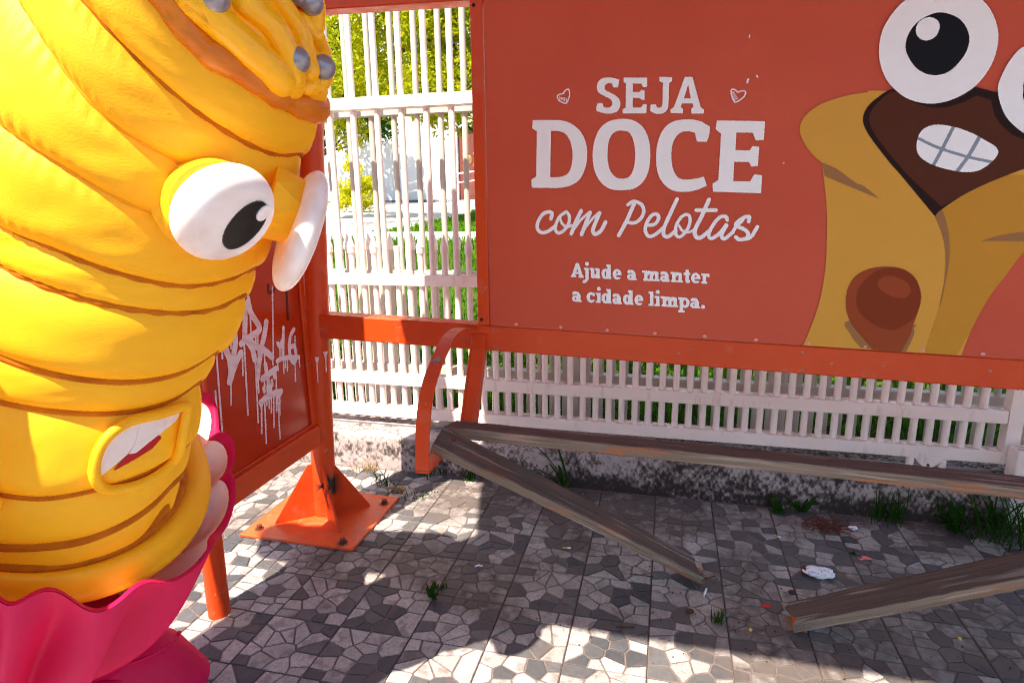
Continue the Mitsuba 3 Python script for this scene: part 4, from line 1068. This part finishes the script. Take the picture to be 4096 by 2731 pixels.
WA = waist_c + .17 * (np.cos(TH)[:, None] * RT0 + np.sin(TH)[:, None] * gJ * [1, 1, .2])
def cup(t, off): 
    f = 1 - (1 - t) ** 1.5
    vv = ((RIM - WA) @ UP0)[:, None] * UP0; base = WA + vv * t + (RIM - WA - vv) * t ** 1.45
    amp = t ** .8
    return base + (RIMW - RIM) * amp + o * ((off + .03 * np.sin(np.pi * t)) + (.012 * np.sin(TH * 11 + 2) + .040 * np.sin(PHI + .6 + 1.6 * (1 - t))) * np.sin(np.pi * t) ** .8)[:, None]
outer = np.array([cup(t, 0.004) for t in np.linspace(0, 1, 18)]); inner = np.array([cup(t, -0.004) for t in np.linspace(.30, .955, 12)]); lip = np.array([cup(t, -0.0045) for t in np.linspace(.955, 1, 4)])
top = np.array([cup(1, -.0045), cup(1, .004) + nR * .002])
for nm, P, mt, flip in (('ruffle', outer, 'magenta_cloth', 1), ('ruffle_lining', inner, 'pink_lining', -1), ('ruffle_edge', np.concatenate([lip, top[1:]]), 'magenta_cloth', -1)):
    m = grid_mesh(P, True); m.invert() if (m.face_normals[5] @ (m.triangles_center[5] - cR)) * flip < 0 else None
    put(nm, m, mt, mc, smooth=True)

# legs and boots
def blob(spheres, links, ref=.012, it=12):
    import manifold3d as m3
    bs = []
    for a, b in links:
        pts = []
        for c, r in (spheres[a], spheres[b]): pts.append(trimesh.creation.icosphere(2, 1.0).vertices * np.asarray(r) + np.asarray(c))
        bs.append(m3.Manifold.hull_points(np.vstack(pts)))
    w = bs[0]
    for b in bs[1:]: w = w + b
    w = w.refine_to_length(ref); q = w.to_mesh(); m = trimesh.Trimesh(q.vert_properties[:, :3], q.tri_verts)
    o_ = np.array(m.vertices); trimesh.smoothing.filter_taubin(m, iterations=it); v = np.array(m.vertices); bad = ~(np.linalg.norm(v - o_, axis=1) < ref * 1.5); v[bad] = o_[bad]; m.vertices = v; return m


for nm, dx, dy in (('left', 0, 0), ('right', -.10, -.36)):
    ankle = np.array([-1.47 + dx, 1.17 + dy, .10])
    leg = blob([((ankle[0], ankle[1], .16), (.088, .088, .06)), ((-1.36 + dx * .8, 1.06 + dy * .7, .42), .115)], [(0, 1)]); lg = put('leg', leg, 'magenta_cloth', mc, smooth=True)
    ft = blob([((ankle[0] - .07, ankle[1] - .02, .075), (.10, .09, .085)), ((ankle[0] + .09, ankle[1] + .035, .085), (.105, .105, .088)), ((ankle[0] + .155, ankle[1] + .05, .045), (.075, .105, .048)), ((ankle[0], ankle[1], .135), (.10, .10, .045))], [(0, 1), (1, 2), (3, 1), (0, 3), (0, 2)])
    v = np.array(ft.vertices); v[:, 2] = np.maximum(v[:, 2] * 1.3, 0.0045); ft.vertices = v; bo = put('boot', ft, 'magenta_cloth', mc, smooth=True)
    if nm == 'left':
        for ln in ([(278, 1448), (276, 1477), (244, 1511), (215, 1546)], [(412, 1450), (400, 1472), (354, 1502), (293, 1526), (234, 1540)]):
            h_, n_ = hits([tuple(q) for q in spline(ln, 6)], ft.triangles, ft.face_normals)
            for _ in range(6): h_[1:-1] = .5 * h_[1:-1] + .25 * h_[:-2] + .25 * h_[2:]
            put('boot_seam', tube(h_, .005, 8), 'magenta_cloth', bo, smooth=True)
    t = np.linspace(0, 2 * np.pi, 60)
    put('boot_cuff', tube(np.stack([ankle[0] + .014 + .108 * np.cos(t), ankle[1] + .10 * np.sin(t), .168 - .02 * np.cos(t)], 1)[:-1], .010, 8, True), 'magenta_cloth', bo, smooth=True)


# eyes
def eye(center, ax1, nrm, r, tk):
    z = nrm / np.linalg.norm(nrm); x = ax1 - (ax1 @ z) * z; x /= np.linalg.norm(x); y = np.cross(z, x)
    pr = [(0.0001, tk * .5)] + [(r * (.62 + .38 * math.sin(a)), tk * (.5 * math.cos(a))) for a in np.linspace(0.25, np.pi - .05, 16)] + [(0.0001, -tk * .5)]
    pr[0] = (0.0001, tk * .52)
    m = lathe(pr, 56); m.vertices = np.asarray(m.vertices) @ np.array([x, y, z]) + center
    return m, x, y, z


def pix(x, y, depth): d = ray(x, y) / FOCAL; return EYE + d * depth


back = np.cross([0, 0, 1.0], RT0)
hh, _ = hits([(468, 478)]); D1 = (hh[0] - EYE) @ FWD - .035; D2 = CIRC[6][0] @ FWD - EYE @ FWD - .03
for k, (cx, cy, dep, a1, nr, r, tk) in enumerate([(515, 489, D1, UP0 * .80 + RT0 * .60, RT0 * .74 - UP0 * .58 - back * .30, .094 * D1 / 1.10, .074 * D1 / 1.10), (688, 531, D2, UP0 * .914 + RT0 * .405, RT0 * .84 - UP0 * .40 + back * .52, .130 * D2 / 1.28, .050 * D2 / 1.28)]):
    c = pix(cx, cy, dep); m, x, y, z = eye(c, a1, nr, r, tk)
    ek = put('eye', m, 'eye_white', mc, smooth=True)
    pr = [(.0001, 0), (r * .47, 0), (r * .47, .003), (.0001, .004)]
    pp = lathe(pr, 40); pp.vertices = np.asarray(pp.vertices) * [1.2, .78, 1] + [0, 0, tk * .5]; pp.vertices = pp.vertices @ np.array([x, y, z]) + c + x * (.0 if k else .006) + y * (.010 if k else -.014)
    put('pupil', pp, 'eye_black', ek, smooth=30)
    hl = lathe([(.0001, 0), (r * .15, 0), (r * .15, .0062), (.0001, .0068)], 24); hl.vertices = (np.asarray(hl.vertices) * [1.2, .85, 1] + [r * .34, -r * .10 if not k else r * .2, tk * .5]) @ np.array([x, y, z]) + c + (y * -.016 + x * .010 if not k else 0); put('highlight', hl, 'eye_white', ek, smooth=30)
    # the foam stalk that carries the eye
    if k == 0:
        b, _ = hits([(440, 462)]); b0 = b[0] + back * .05
        path = [b0, c - z * tk * .2]; st = tube(spline([b0, b0 * .5 + c * .5 - z * .01, c - z * tk * .15], 6), [.098 * D1 / 1.1] * 6 + [.084 * D1 / 1.1] * 7, 40)
        put('eye_stalk', st, 'foam_yellow', mc, smooth=50)
    else:
        b0 = pix(612, 462, D2 - .06); b1 = c - z * tk * .3 + x * .03
        st = hull(np.vstack([ring for ring in ([b0 + .066 * (math.cos(q) * x * 1.0 + math.sin(q) * y) for q in np.linspace(0, 6, 7)], [b1 + .062 * (math.cos(q) * x + math.sin(q) * y) for q in np.linspace(.4, 6.4, 7)])]))
        put('eye_stalk', st, 'foam_yellow', mc, smooth=20)

# mouth: lip roll, teeth and lining laid on the body
LIPC = [(211, 1073), (227, 1018), (260, 985), (300, 965), (355, 954), (401, 939), (424, 930), (418, 956), (409, 1000), (401, 1036), (379, 1069), (346, 1095), (300, 1115), (255, 1121), (223, 1106)]
lp = spline(LIPC, 6, True); Ph, Nh = hits(lp)
def smooth_closed(A, k=10):
    for _ in range(k): A = .5 * A + .25 * np.roll(A, 1, 0) + .25 * np.roll(A, -1, 0)
    return A
Ph = smooth_closed(Ph, 8); Nh = smooth_closed(Nh, 20); Nh /= np.linalg.norm(Nh, axis=1, keepdims=True)
LIPR = Ph + Nh * .012
put('lip', tube(LIPR, .0098, 14, True), 'foam_yellow', mc, smooth=True)


def patch(pts, lift, name, mat, n=5, depthless=False):
    """a sheet bounded by pixel marks, lying on the body at a lift"""
    g = Polygon(pts); tri = trimesh.creation.extrude_polygon(g, .5, engine='earcut'); tri = tri.subdivide_to_size(14)
    v = np.array(tri.vertices); xy = np.round(v[:, :2], 3); un, inv = np.unique(xy, axis=0, return_inverse=True); h, nn = hits([tuple(q) for q in un])
    h = h[inv.ravel()]; nn = nn[inv.ravel()]
    tri.vertices = h - np.sign(ray(300, 1000) @ FWD) * FWD * (lift + .008 * (v[:, 2:] > .25)) + 0 * nn
    tri.fix_normals(); return put(name, tri, mat, mc, smooth=30)


patch([(212, 1075), (228, 1022), (262, 988), (302, 968), (357, 957), (400, 943), (422, 932), (415, 958), (407, 1000), (398, 1036), (377, 1068), (345, 1092), (300, 1112), (255, 1118), (225, 1103)], -.012, 'mouth_lining', 'lip_inside')
patch([(268, 1075), (300, 1040), (360, 990), (372, 1005), (350, 1030), (310, 1055), (268, 1078)], -.001, 'tongue', 'mouth_red')
for q in ([(222, 1098), (222, 1050), (240, 1010), (270, 985), (312, 968), (330, 966), (316, 1020), (300, 1040), (268, 1066), (240, 1088)], [(331, 966), (360, 959), (393, 949), (383, 985), (372, 995), (345, 1016), (318, 1038), (304, 1040), (317, 1020)], [(394, 949), (424, 934), (416, 950), (404, 968), (385, 984)]):
    patch(q, .003, 'tooth', 'tooth_white')
# rounded mitten tip at the left edge of the frame
hb, _ = hits([(2, 1150)]); put('mitten', ball(hb[0] - FWD * .035 - RT0 * .02, 1, 3, (.045, .03, .026), np.array([RT0, back, UP0])), 'foam_yellow', mc, smooth=True)

ar = blob([((-1.22, .60, 1.30), .12), ((-1.36, .42, 1.12), .105), ((-1.13, .56, .97), .085), (hb[0] - FWD * .035 - RT0 * .05, .03)], [(0, 1), (1, 2), (2, 3)], .02, 10)  # unseen arm, added to shade the lower body
put('added_arm', ar, 'foam_yellow', mc, smooth=True)
ar = blob([((-1.22, 1.08, 1.66), .14), ((-1.60, 1.00, 1.74), .13), ((-1.86, .90, 1.88), .11)], [(0, 1), (1, 2)], .02, 10); ak = put('added_arm', ar, 'foam_yellow', mc, smooth=True)  # second unseen arm, raised to extend the shadow on the paving
put('mitten', blob([((-1.88, .89, 1.92), (.10, .08, .11)), ((-1.95, .84, 2.08), (.09, .06, .09)), ((-1.80, .84, 2.03), .04)], [(0, 1), (0, 2)], .015, 10), 'foam_yellow', ak, smooth=True)  # unseen mitten added to the raised arm for its shadow

# filling in the mouth of the horn: crust, icing with drips, silver beads
cC, nC, eC, gC, rC = CIRC[10]
CR = CURVES[10]
crp = squash(CR * .955 + cC * .045 + nC * .014, 1.80)
cr = tube(crp, .021 * (1 + .06 * np.sin(TH * 17) + .05 * np.sin(TH * 31 + 1)), 20, True); v = np.array(cr.vertices)
v += cr.vertex_normals * (.008 * (meshkit.fbm(v * 36, 4) - .45))[:, None]; cr.vertices = v
put('crust', cr, 'crust', mc, smooth=True)
nu, nv = 260, 70; P = []
th2 = np.arange(nu) / nu * 2 * np.pi
CRs = np.stack([np.interp(np.r_[th2], np.r_[TH, 2 * np.pi], np.r_[crp[:, k], crp[0, k]]) for k in range(3)], 1); cen = crp.mean(0)
for t in np.linspace(0, 1, nv):
    rr = math.cos(t * np.pi / 2); P.append(cen + (CRs - cen) * rr * 1.0 + nC * (.118 * math.sin(t * np.pi / 2) ** .8 - .006))
P = np.array(P); mound = grid_mesh(P, True); mound.invert() if mound.face_normals[-3 * nu] @ nC < 0 else None
MT, MN = mound.triangles, mound.face_normals
DR = [(.050, [(345, -80), (440, -2), (520, 70), (590, 130), (638, 180)]), (.045, [(480, -60), (560, 10), (620, 60), (652, 120), (662, 175)]), (.034, [(600, -40), (655, 30), (690, 90), (704, 160)]), (.040, [(620, -60), (665, -5), (700, 45)]), (.030, [(690, 50), (722, 85), (734, 120)]),
      (.030, [(645, 205), (672, 200)]), (.028, [(700, 198), (712, 192)]), (.030, [(730, 192), (738, 180)]), (.030, [(700, -30), (722, 20), (720, 62)])]
V = np.array(mound.vertices); V += mound.vertex_normals * (.010 * (meshkit.fbm(V * 12, 3) - .5))[:, None]; mound.vertices = V
put('icing', mound, 'icing', mc, smooth=True)
for w, ln in DR:
    ln = [q for q in ln if q[1] > -45]
    h, n_ = hits(ln, MT, MN); w *= .80; sp_ = [(tuple(p + n * .004), w * .62 * (1.12 if j == len(h) - 1 else 1)) for j, (p, n) in enumerate(zip(h, n_))]
    dm = blob(sp_, [(j, j + 1) for j in range(len(sp_) - 1)], .008, 14); v = np.array(dm.vertices); v += np.nan_to_num(dm.vertex_normals) * (.006 * (meshkit.fbm(v * 22, 3) - .5))[:, None]; dm.vertices = v
    put('icing_drip', dm, 'icing', mc, smooth=True)
for x, y, r in ((682, 138, .026), (743, 155, .026), (490, -4, .028), (716, 8, .024), (690, -10, .022)):
    r *= .80; h, n_ = hits([(x - 8, y + 4)], mound.triangles, mound.face_normals); d = ray(x, y) / FOCAL; dep = (h[0] - EYE) @ FWD
    put('silver_bead', ball(EYE + d * (dep - .012), r, 3), 'silver_bead', mc, smooth=True)

# ---------------------------------------------------------------- garden beyond the fence
def leaf_cloud(pts, size, seed, up=.3):
    r = np.random.default_rng(seed); n = len(pts)
    a = r.normal(size=(n, 3)); a[:, 2] *= .6; a /= np.linalg.norm(a, axis=1, keepdims=True); b = np.cross(a, r.normal(size=(n, 3))); b /= np.linalg.norm(b, axis=1, keepdims=True)
    s = size * r.uniform(.55, 1.25, (n, 1)); nn = np.cross(a, b)
    V = np.stack([pts - a * s, pts + b * s * .42 + nn * s * .12, pts + a * s, pts - b * s * .42 + nn * s * .12], 1).reshape(-1, 3); i = np.arange(n)[:, None] * 4
    return tm(V, np.concatenate([i + [0, 1, 2], i + [0, 2, 3]]))


def crown(centers, radii, n, seed):
    r = np.random.default_rng(seed); out = []
    w = np.array(radii) ** 2; w = w / w.sum()
    for c, rad, k in zip(centers, radii, (w * n).astype(int)):
        d = r.normal(size=(k, 3)); d /= np.linalg.norm(d, axis=1, keepdims=True); f = r.uniform(.45, 1.05, (k, 1)); p = c + d * rad * f * [1, 1, .8]
        keep = meshkit.noise(p * 2.6, seed) > .36; out.append(p[keep])
    return np.vstack(out)


def tree(label, base, H, spread, n, seed, leaf, mat, low=.35, lobes=14, shift=0):
    r = np.random.default_rng(seed); t = thing('garden_tree', label, 'tree'); base = np.array(base, float)
    top = base + [0, 0, H * .75]
    put('trunk', tube(spline([base, base + [.06, 0, H * .25], base + [-.05, .05, H * .5], top], 6), np.linspace(.12, .035, 19), 12), 'bark', t, smooth=True)
    cs = [base + [shift + r.uniform(-1, 1) * spread, r.uniform(-1, 1) * spread * .7, H * r.uniform(low, .95)] for _ in range(lobes)]
    lim = [tube(spline([base + [0, 0, H * .3], (base + c) / 2 + [0, 0, H * .12], c], 5), np.linspace(.05, .012, 11), 7) for c in cs[:9]]
    for q in lim: put('limb', q, 'bark', t, smooth=True)
    k = put('crown', leaf_cloud(crown(cs, [spread * r.uniform(.32, .5) for _ in cs], n, seed + 1), leaf, seed + 2), mat, t, smooth=False); return t


tree('golden-green garden tree with drooping branches behind the fence', (-2.5, 11.4, gz(11.4)), 4.3, 1.7, 26000, 21, .065, 'golden_leaf', .46, 30, -2.0)
tree('second golden-green tree close to the left edge of the fence opening', (-7.75, 12.4, gz(12.4)), 4.2, 1.3, 10000, 31, .07, 'golden_leaf', .42, 16, 1.0)
tree('dark green tree standing beside the house behind the golden trees', (-11.6, 19.5, gz(19.5)), 6.0, 1.9, 6000, 41, .11, 'dark_leaf', .4)
b = thing('garden_bush', 'bright yellow-green conical bush beside the pale path', 'bush')
cs = [np.array([-8.3 + x, 15.6 + y, gz(15.6) + z]) for x, y, z in ((0, 0, .35), (.35, .1, .35), (-.35, .1, .35), (0, 0, .8), (.2, .1, .7), (-.2, 0, .7), (.05, 0, 1.2), (.55, 0, .8), (0, .1, 1.5))]
put('foliage', leaf_cloud(crown(cs, [.42, .4, .4, .40, .36, .36, .28, .22, .18], 7000, 5), .05, 9), 'bush_leaf', b, smooth=False)
put('stem', tube([(-8.3, 15.6, gz(15.6) - .05), (-8.3, 15.6, gz(15.6) + .9)], .03, 8), 'bark', b)
hs = thing('white_house', 'white plastered house with a brown wooden door at the end of the garden path', 'house')
hx0, hx1, hz = -30, 9, gz(22) - .02
dx0, dx1 = at_y(1822 / PX, 500 / PX, 22)[0], at_y(1916 / PX, 500 / PX, 22)[0]
put('wall', cat_([bbox(hx0, dx0, 22, 22.3, hz, 9.6), bbox(dx1, hx1, 22, 22.3, hz, 9.6), bbox(dx0, dx1, 22, 22.3, hz + 2.65, 9.6)]), 'house_white', hs)
put('plinth', cat_([bbox(hx0, dx0 - .06, 21.95, 22.0, hz, hz + .12, .01), bbox(dx1 + .06, hx1, 21.95, 22.0, hz, hz + .12, .01)]), 'pebble_grey', hs)
dk = put('door', bbox(dx0 + .04, dx1 - .04, 22.1, 22.15, hz + .1, hz + 2.6, .004), 'door_wood', hs)
put('door_frame', cat_([bbox(dx0 - .06, dx0 + .04, 21.96, 22.2, hz, hz + 2.68), bbox(dx1 - .04, dx1 + .06, 21.96, 22.2, hz, hz + 2.68), bbox(dx0 + .04, dx1 - .04, 21.96, 22.2, hz + 2.6, hz + 2.72)]), 'house_white', dk)
put('door_panel', cat_([bbox(dx0 + .14, dx1 - .14, 22.085, 22.1, hz + .25, hz + 1.0, .005), bbox(dx0 + .14, dx1 - .14, 22.085, 22.1, hz + 1.15, hz + 2.4, .005)]), 'door_wood', dk)
put('door_ornament', cat_([ball(((dx0 + dx1) / 2 + x, 22.07, hz + 1.5 + z), .05, 2) for x, z in ((-.2, .2), (.2, .2), (-.2, -.2), (.2, -.2), (0, 0))] + [ball(((dx0 + dx1) / 2, 22.07, hz + 1.5), .16, 2, (.8, .2, 1))]), 'brass', dk)
put('step', bbox(dx0 - .5, dx1 + .5, 21.4, 21.95, hz - .05, hz + .1, .01), 'house_white', hs)
put('roof', hull([(hx0 - .3, 21.6, 9.6), (hx1 + .3, 21.6, 9.6), (hx0 - .3, 21.6, 9.75), (hx1 + .3, 21.6, 9.75), (hx0 - .3, 28, 11.4), (hx1 + .3, 28, 11.4), (hx0 - .3, 28, 9.6), (hx1 + .3, 28, 9.6)]), 'roof_tile', hs)
for x in (-19.0, -16.0, 2.0):
    w_ = put('window', bbox(x, x + 1.2, 21.97, 21.995, hz + 1.2, hz + 2.6, .004), 'house_white', hs); put('pane', bbox(x + .08, x + 1.12, 21.955, 21.965, hz + 1.28, hz + 2.52), 'pane_glass', w_)
hr = thing('handrail', 'white tubular handrail in front of the brown house door', 'handrail')
g0 = hz + .1; hq = dx1 + .15
put('rail', tube([(hq - 2.8, 20.9, g0 + .55), (hq - 1.0, 20.9, g0 + .85), (hq, 20.9, g0 + .95), (hq, 21.4, g0 + .95)], .028, 10), 'pvc', hr)
put('rail', tube([(hq - 2.8, 20.9, g0 + .25), (hq - 1.0, 20.9, g0 + .55), (hq, 20.9, g0 + .65)], .022, 10), 'pvc', hr)
for x, z in ((hq - .3, .92), (hq - 2.7, .55)): put('baluster', tube([(x, 20.9, gz(20.9)), (x, 20.9, g0 + z)], .028, 10), 'pvc', hr)

# ---------------------------------------------------------------- weeds in the joints
def tuft(label, c, n, h, w, seed, spread=.05, mat='weed_leaf', cat='weed', wide=False, lean=1.0, bias=(0, 0)):
    r = np.random.default_rng(seed); V, F = [], []
    for i in range(n):
        a = r.uniform(0, 2 * np.pi); L = h * r.uniform(.45, 1.15); q = np.array(c) + [r.normal(0, spread * .35), r.normal(0, spread * .25), 0]
        d = np.array([math.cos(a) + bias[0], math.sin(a) + bias[1]]); le = r.uniform(.25, .9) * lean; sd = np.array([-d[1], d[0], 0]); sd /= np.linalg.norm(sd) + 1e-9
        b = len(V)
        for t, ww in ((0, .5 if not wide else .25), (.3, .9), (.6, 1.0 if wide else .8), (.85, .6), (1, .05)):
            p = q + np.r_[d * le * L * t ** 1.4, L * t * (1 - .45 * le * t)]; p[2] = max(p[2], .004)
            V += [p + sd * w * ww / 2, p - sd * w * ww / 2]
        for j in range(4): F += [(b + 2 * j, b + 2 * j + 1, b + 2 * j + 3), (b + 2 * j, b + 2 * j + 3, b + 2 * j + 2)]
    t = thing('weed', label, cat); put('leaves', tm(V, F), mat, t, smooth=False); return t


g5_ = lambda x, y: crop(x, y, 800, 1200, 1200, 1711)
f1_ = lambda x, y: crop(x, y, 800, 1900, 1300)
f2_ = lambda x, y: crop(x, y, 2000, 1900, 1300)
f3_ = lambda x, y: crop(x, y, 2900, 1900, 1196, 2257)
q6 = lambda x, y: crop(x, y, 1640, 1600, 1200)
G = lambda p, z=.003: at_z(*p, z)
tuft('tall broad-bladed weed at the curb under the level slat', (-.44, 2.77, .0), 9, .32, .016, 1, .06, wide=True, lean=1.25)
tuft('small feathery weed in the corner beside the curved bench bracket', (-.93, 2.76, 0), 34, .085, .006, 2, .05)
tuft('weed at the foot of the curb just left of the curved bench bracket', (-1.15, 2.775, 0), 30, .075, .006, 3, .10)
tuft('leafy little weed at the curb, left of the dead pine litter', (.525, 2.745, 0), 16, .095, .022, 4, .05, wide=True)
tuft('second leafy little weed close against the mouldy curb', (.64, 2.775, 0), 12, .095, .020, 5, .03, wide=True)
tuft('thin grass tuft with dry blades standing against the curb', (.98, 2.76, 0), 60, .17, .005, 6, .10, lean=.6)
tuft('broad-leaved weed at the left edge of the big grass tussock', (1.22, 2.73, 0), 14, .15, .028, 7, .05, wide=True)
tuft('big dark grass tussock at the right end of the curb wall', (1.38, 2.70, 0), 130, .30, .007, 8, .22, lean=1.2, bias=(-.2, -.2))
tuft('dandelion-like weed growing in the open tile joint in the foreground', G(f1_(1690, 890)), 11, .05, .014, 9, .02, wide=True, lean=1.4)
tuft('mossy weed strip along the tile joint in the foreground', G(f1_(1720, 820)), 40, .022, .006, 10, .05)
tuft('yellow-green grass sprig in a tile joint right of the splintered slat end', G(f2_(1570, 1070)), 30, .055, .004, 11, .03, lean=.9)
tuft('dry straw-coloured weed at the sunlit curb behind the post', G(h5_) if False else (-1.50, 2.76, 0), 40, .06, .004, 12, .12, 'dry_leaf')
tuft('sunlit grass wisp between the post and the curb', (-1.33, 2.60, 0), 26, .10, .005, 13, .06)
tuft('flat dry weed beside the sunlit grass wisp behind the base plate', (-1.24, 2.565, 0), 40, .035, .006, 14, .07, 'dry_leaf')
tuft('dark moss strip in a joint behind the base plate corner', (-1.12, 2.545, 0), 60, .02, .006, 15, .10)
pn = thing('pine_litter', 'small heap of reddish dead needles on the pavement by the curb', 'litter', kind='stuff')
r_ = np.random.default_rng(3); V = []
for _ in range(160):
    c = np.array([.70, 2.655, .004]) + [r_.normal(0, .06), r_.normal(0, .03), r_.uniform(0, .014)]; a = r_.uniform(0, 6.3); V.append(tube([c, c + [.035 * math.cos(a), .035 * math.sin(a), r_.uniform(-.003, .006)]], .0013, 4))
scene[pn + '__needles'] = mikit.ply(cat_(V), 'rust')

# ---------------------------------------------------------------- litter
def crumple(c, s, seed, sub=3):
    m = trimesh.creation.icosphere(sub); v = m.vertices.copy(); v *= (.75 + .6 * meshkit.fbm(v * 2.4 + seed, 3))[:, None]; m.vertices = v * s; m.apply_translation([0, 0, -m.bounds[0][2]]); m.apply_translation(c); return m


def item(name, label, cat, mesh, mat, part='body', smooth=False):
    t = thing(name, label, cat); put(part, mesh, mat, t, smooth=smooth); return t


item('wrapper', 'crumpled white and blue wrapper on the pavement between the broken slats', 'wrapper', crumple(G(f3_(705, 765)), np.array([.052, .030, .016]), 3), 'paper_white')
item('dead_leaf_tuft', 'small brown dry tuft stuck to the left side of the white wrapper', 'leaf', crumple(G(f3_(597, 740)), np.array([.010, .018, .014]), 5), 'rust')
t = item('fallen_flower', 'crushed pink flower lying on the pavement behind the white wrapper', 'flower', cat_([hull([p + G(f3_(1040, 630)) for p in np.array(q)]) for q in ([[0, 0, 0], [-.022, -.012, .006], [-.012, -.022, .004], [.006, -.014, .012]], [[0, 0, 0], [.034, .002, .004], [.026, -.012, .006], [.010, .012, .008]], [[0, 0, .002], [-.004, .010, .006], [.014, .014, .003], [.004, .006, .010]])]), 'petal_pink', 'petals')
put('calyx', hull(np.array([[0, 0, 0], [-.016, .012, .008], [-.03, .008, .002], [-.012, .002, .012]]) + G(f3_(1000, 605))), 'weed_leaf', t, smooth=False)
item('red_petal', 'red petal lying flat in front of the splintered slat end', 'petal', ball(G(f3_(312, 985), .005), 1, 2, (.017, .011, .0022)), 'petal_red', smooth=True)


def stub(p0, p1, label, r=.0035):
    a, b = G(p0, r + .004), G(p1, r + .004); t = thing('cigarette_end', label, 'cigarette end'); m = a + (b - a) * .55
    put('paper', tube([m, b], r, 8), 'paper_white', t); put('filter', tube([a, m], r, 8), 'filter_tan', t)


stub(f2_(452, 524), f2_(512, 526), 'cigarette end lying in the shade in front of the fallen slat')
stub(f2_(1985, 432), f2_(2032, 450), 'white cigarette end near the dead needles by the curb')
item('paper_scrap', 'small white scrap of paper next to the grass tuft at the curb', 'scrap', crumple(G(f3_(965, 410)), np.array([.018, .010, .008]), 8), 'paper_white')
item('paper_scrap', 'white paper scrap at the far right edge near the grass tussock', 'scrap', crumple(G(f3_(2240, 445)), np.array([.022, .016, .012]), 9), 'paper_white')
item('paper_scrap', 'thin curled white strip on the shaded tiles left of the fallen slat', 'scrap', tube([G(f1_(1990, 660), .006), G(f1_(2015, 650), .012), G(f1_(2045, 655), .006)], .003, 6), 'paper_white')
item('paper_scrap', 'white stick poking out under the splintered tip of the hanging slat', 'scrap', tube([G(f2_(1495, 820), .008), G(f2_(1475, 870), .006)], .0035, 6), 'paper_white')
item('pebble', 'dark round pebble in the dirt right of the grass sprig', 'pebble', ball(G(f2_(1640, 1012), .008), .009, 2, (1, .9, .7)), 'pebble_grey', smooth=True)
item('dark_clod', 'dark crumbly clod on the pavement left of the grass sprig', 'clod', crumple(G(f2_(1372, 995)), np.array([.014, .009, .007]), 12), 'twig_brown')
item('dark_clod', 'dark clod near the left end of the splintered slat', 'clod', crumple(G(f3_(507, 895)), np.array([.013, .009, .007]), 13), 'twig_brown')
item('berry', 'small yellow berry on the tiles below the red petal', 'berry', ball(G(f3_(193, 1165), .006), .006, 2), 'berry_yellow', smooth=True)
item('berry', 'small yellow berry on the tiles in front of the splintered slat', 'berry', ball(G(f3_(1772, 1232), .006), .006, 2), 'berry_yellow', smooth=True)
item('twig', 'straight brown twig at the edge of the sunlit patch', 'twig', tube([G(f2_(840, 1096), .006), G(f2_(975, 1098), .006)], .0022, 6), 'twig_brown')
item('twig', 'thin dark twig under the hanging slat', 'twig', tube([G(f2_(935, 712), .005), G(f2_(1010, 720), .008), G(f2_(1110, 735), .005)], .0018, 6), 'twig_brown')
item('twig', 'dark twig lying right of the splintered tip of the hanging slat', 'twig', tube([G(f2_(1480, 745), .005), G(f2_(1560, 728), .007)], .0018, 6), 'twig_brown')
r_ = np.random.default_rng(77); V = []
for _ in range(300):
    x, y = r_.uniform(-.55, 1.15), r_.uniform(1.66, 2.7)
    if r_.random() > .25 + .6 * (y < 2.2): continue
    V.append(crumple(np.array([x, y, .003]), np.array([.003, .0025, .002]) * r_.uniform(.35, 1.2), r_.uniform(0, 50), 1))
gt = thing('grit', 'scattered pale grit and crumbs on the shaded tiles', 'grit', kind='stuff'); scene[gt + '__crumbs'] = mikit.ply(cat_(V[::2]), 'curb_concrete')
scene[gt + '__dark_crumbs'] = mikit.ply(cat_(V[1::2]), 'twig_brown')
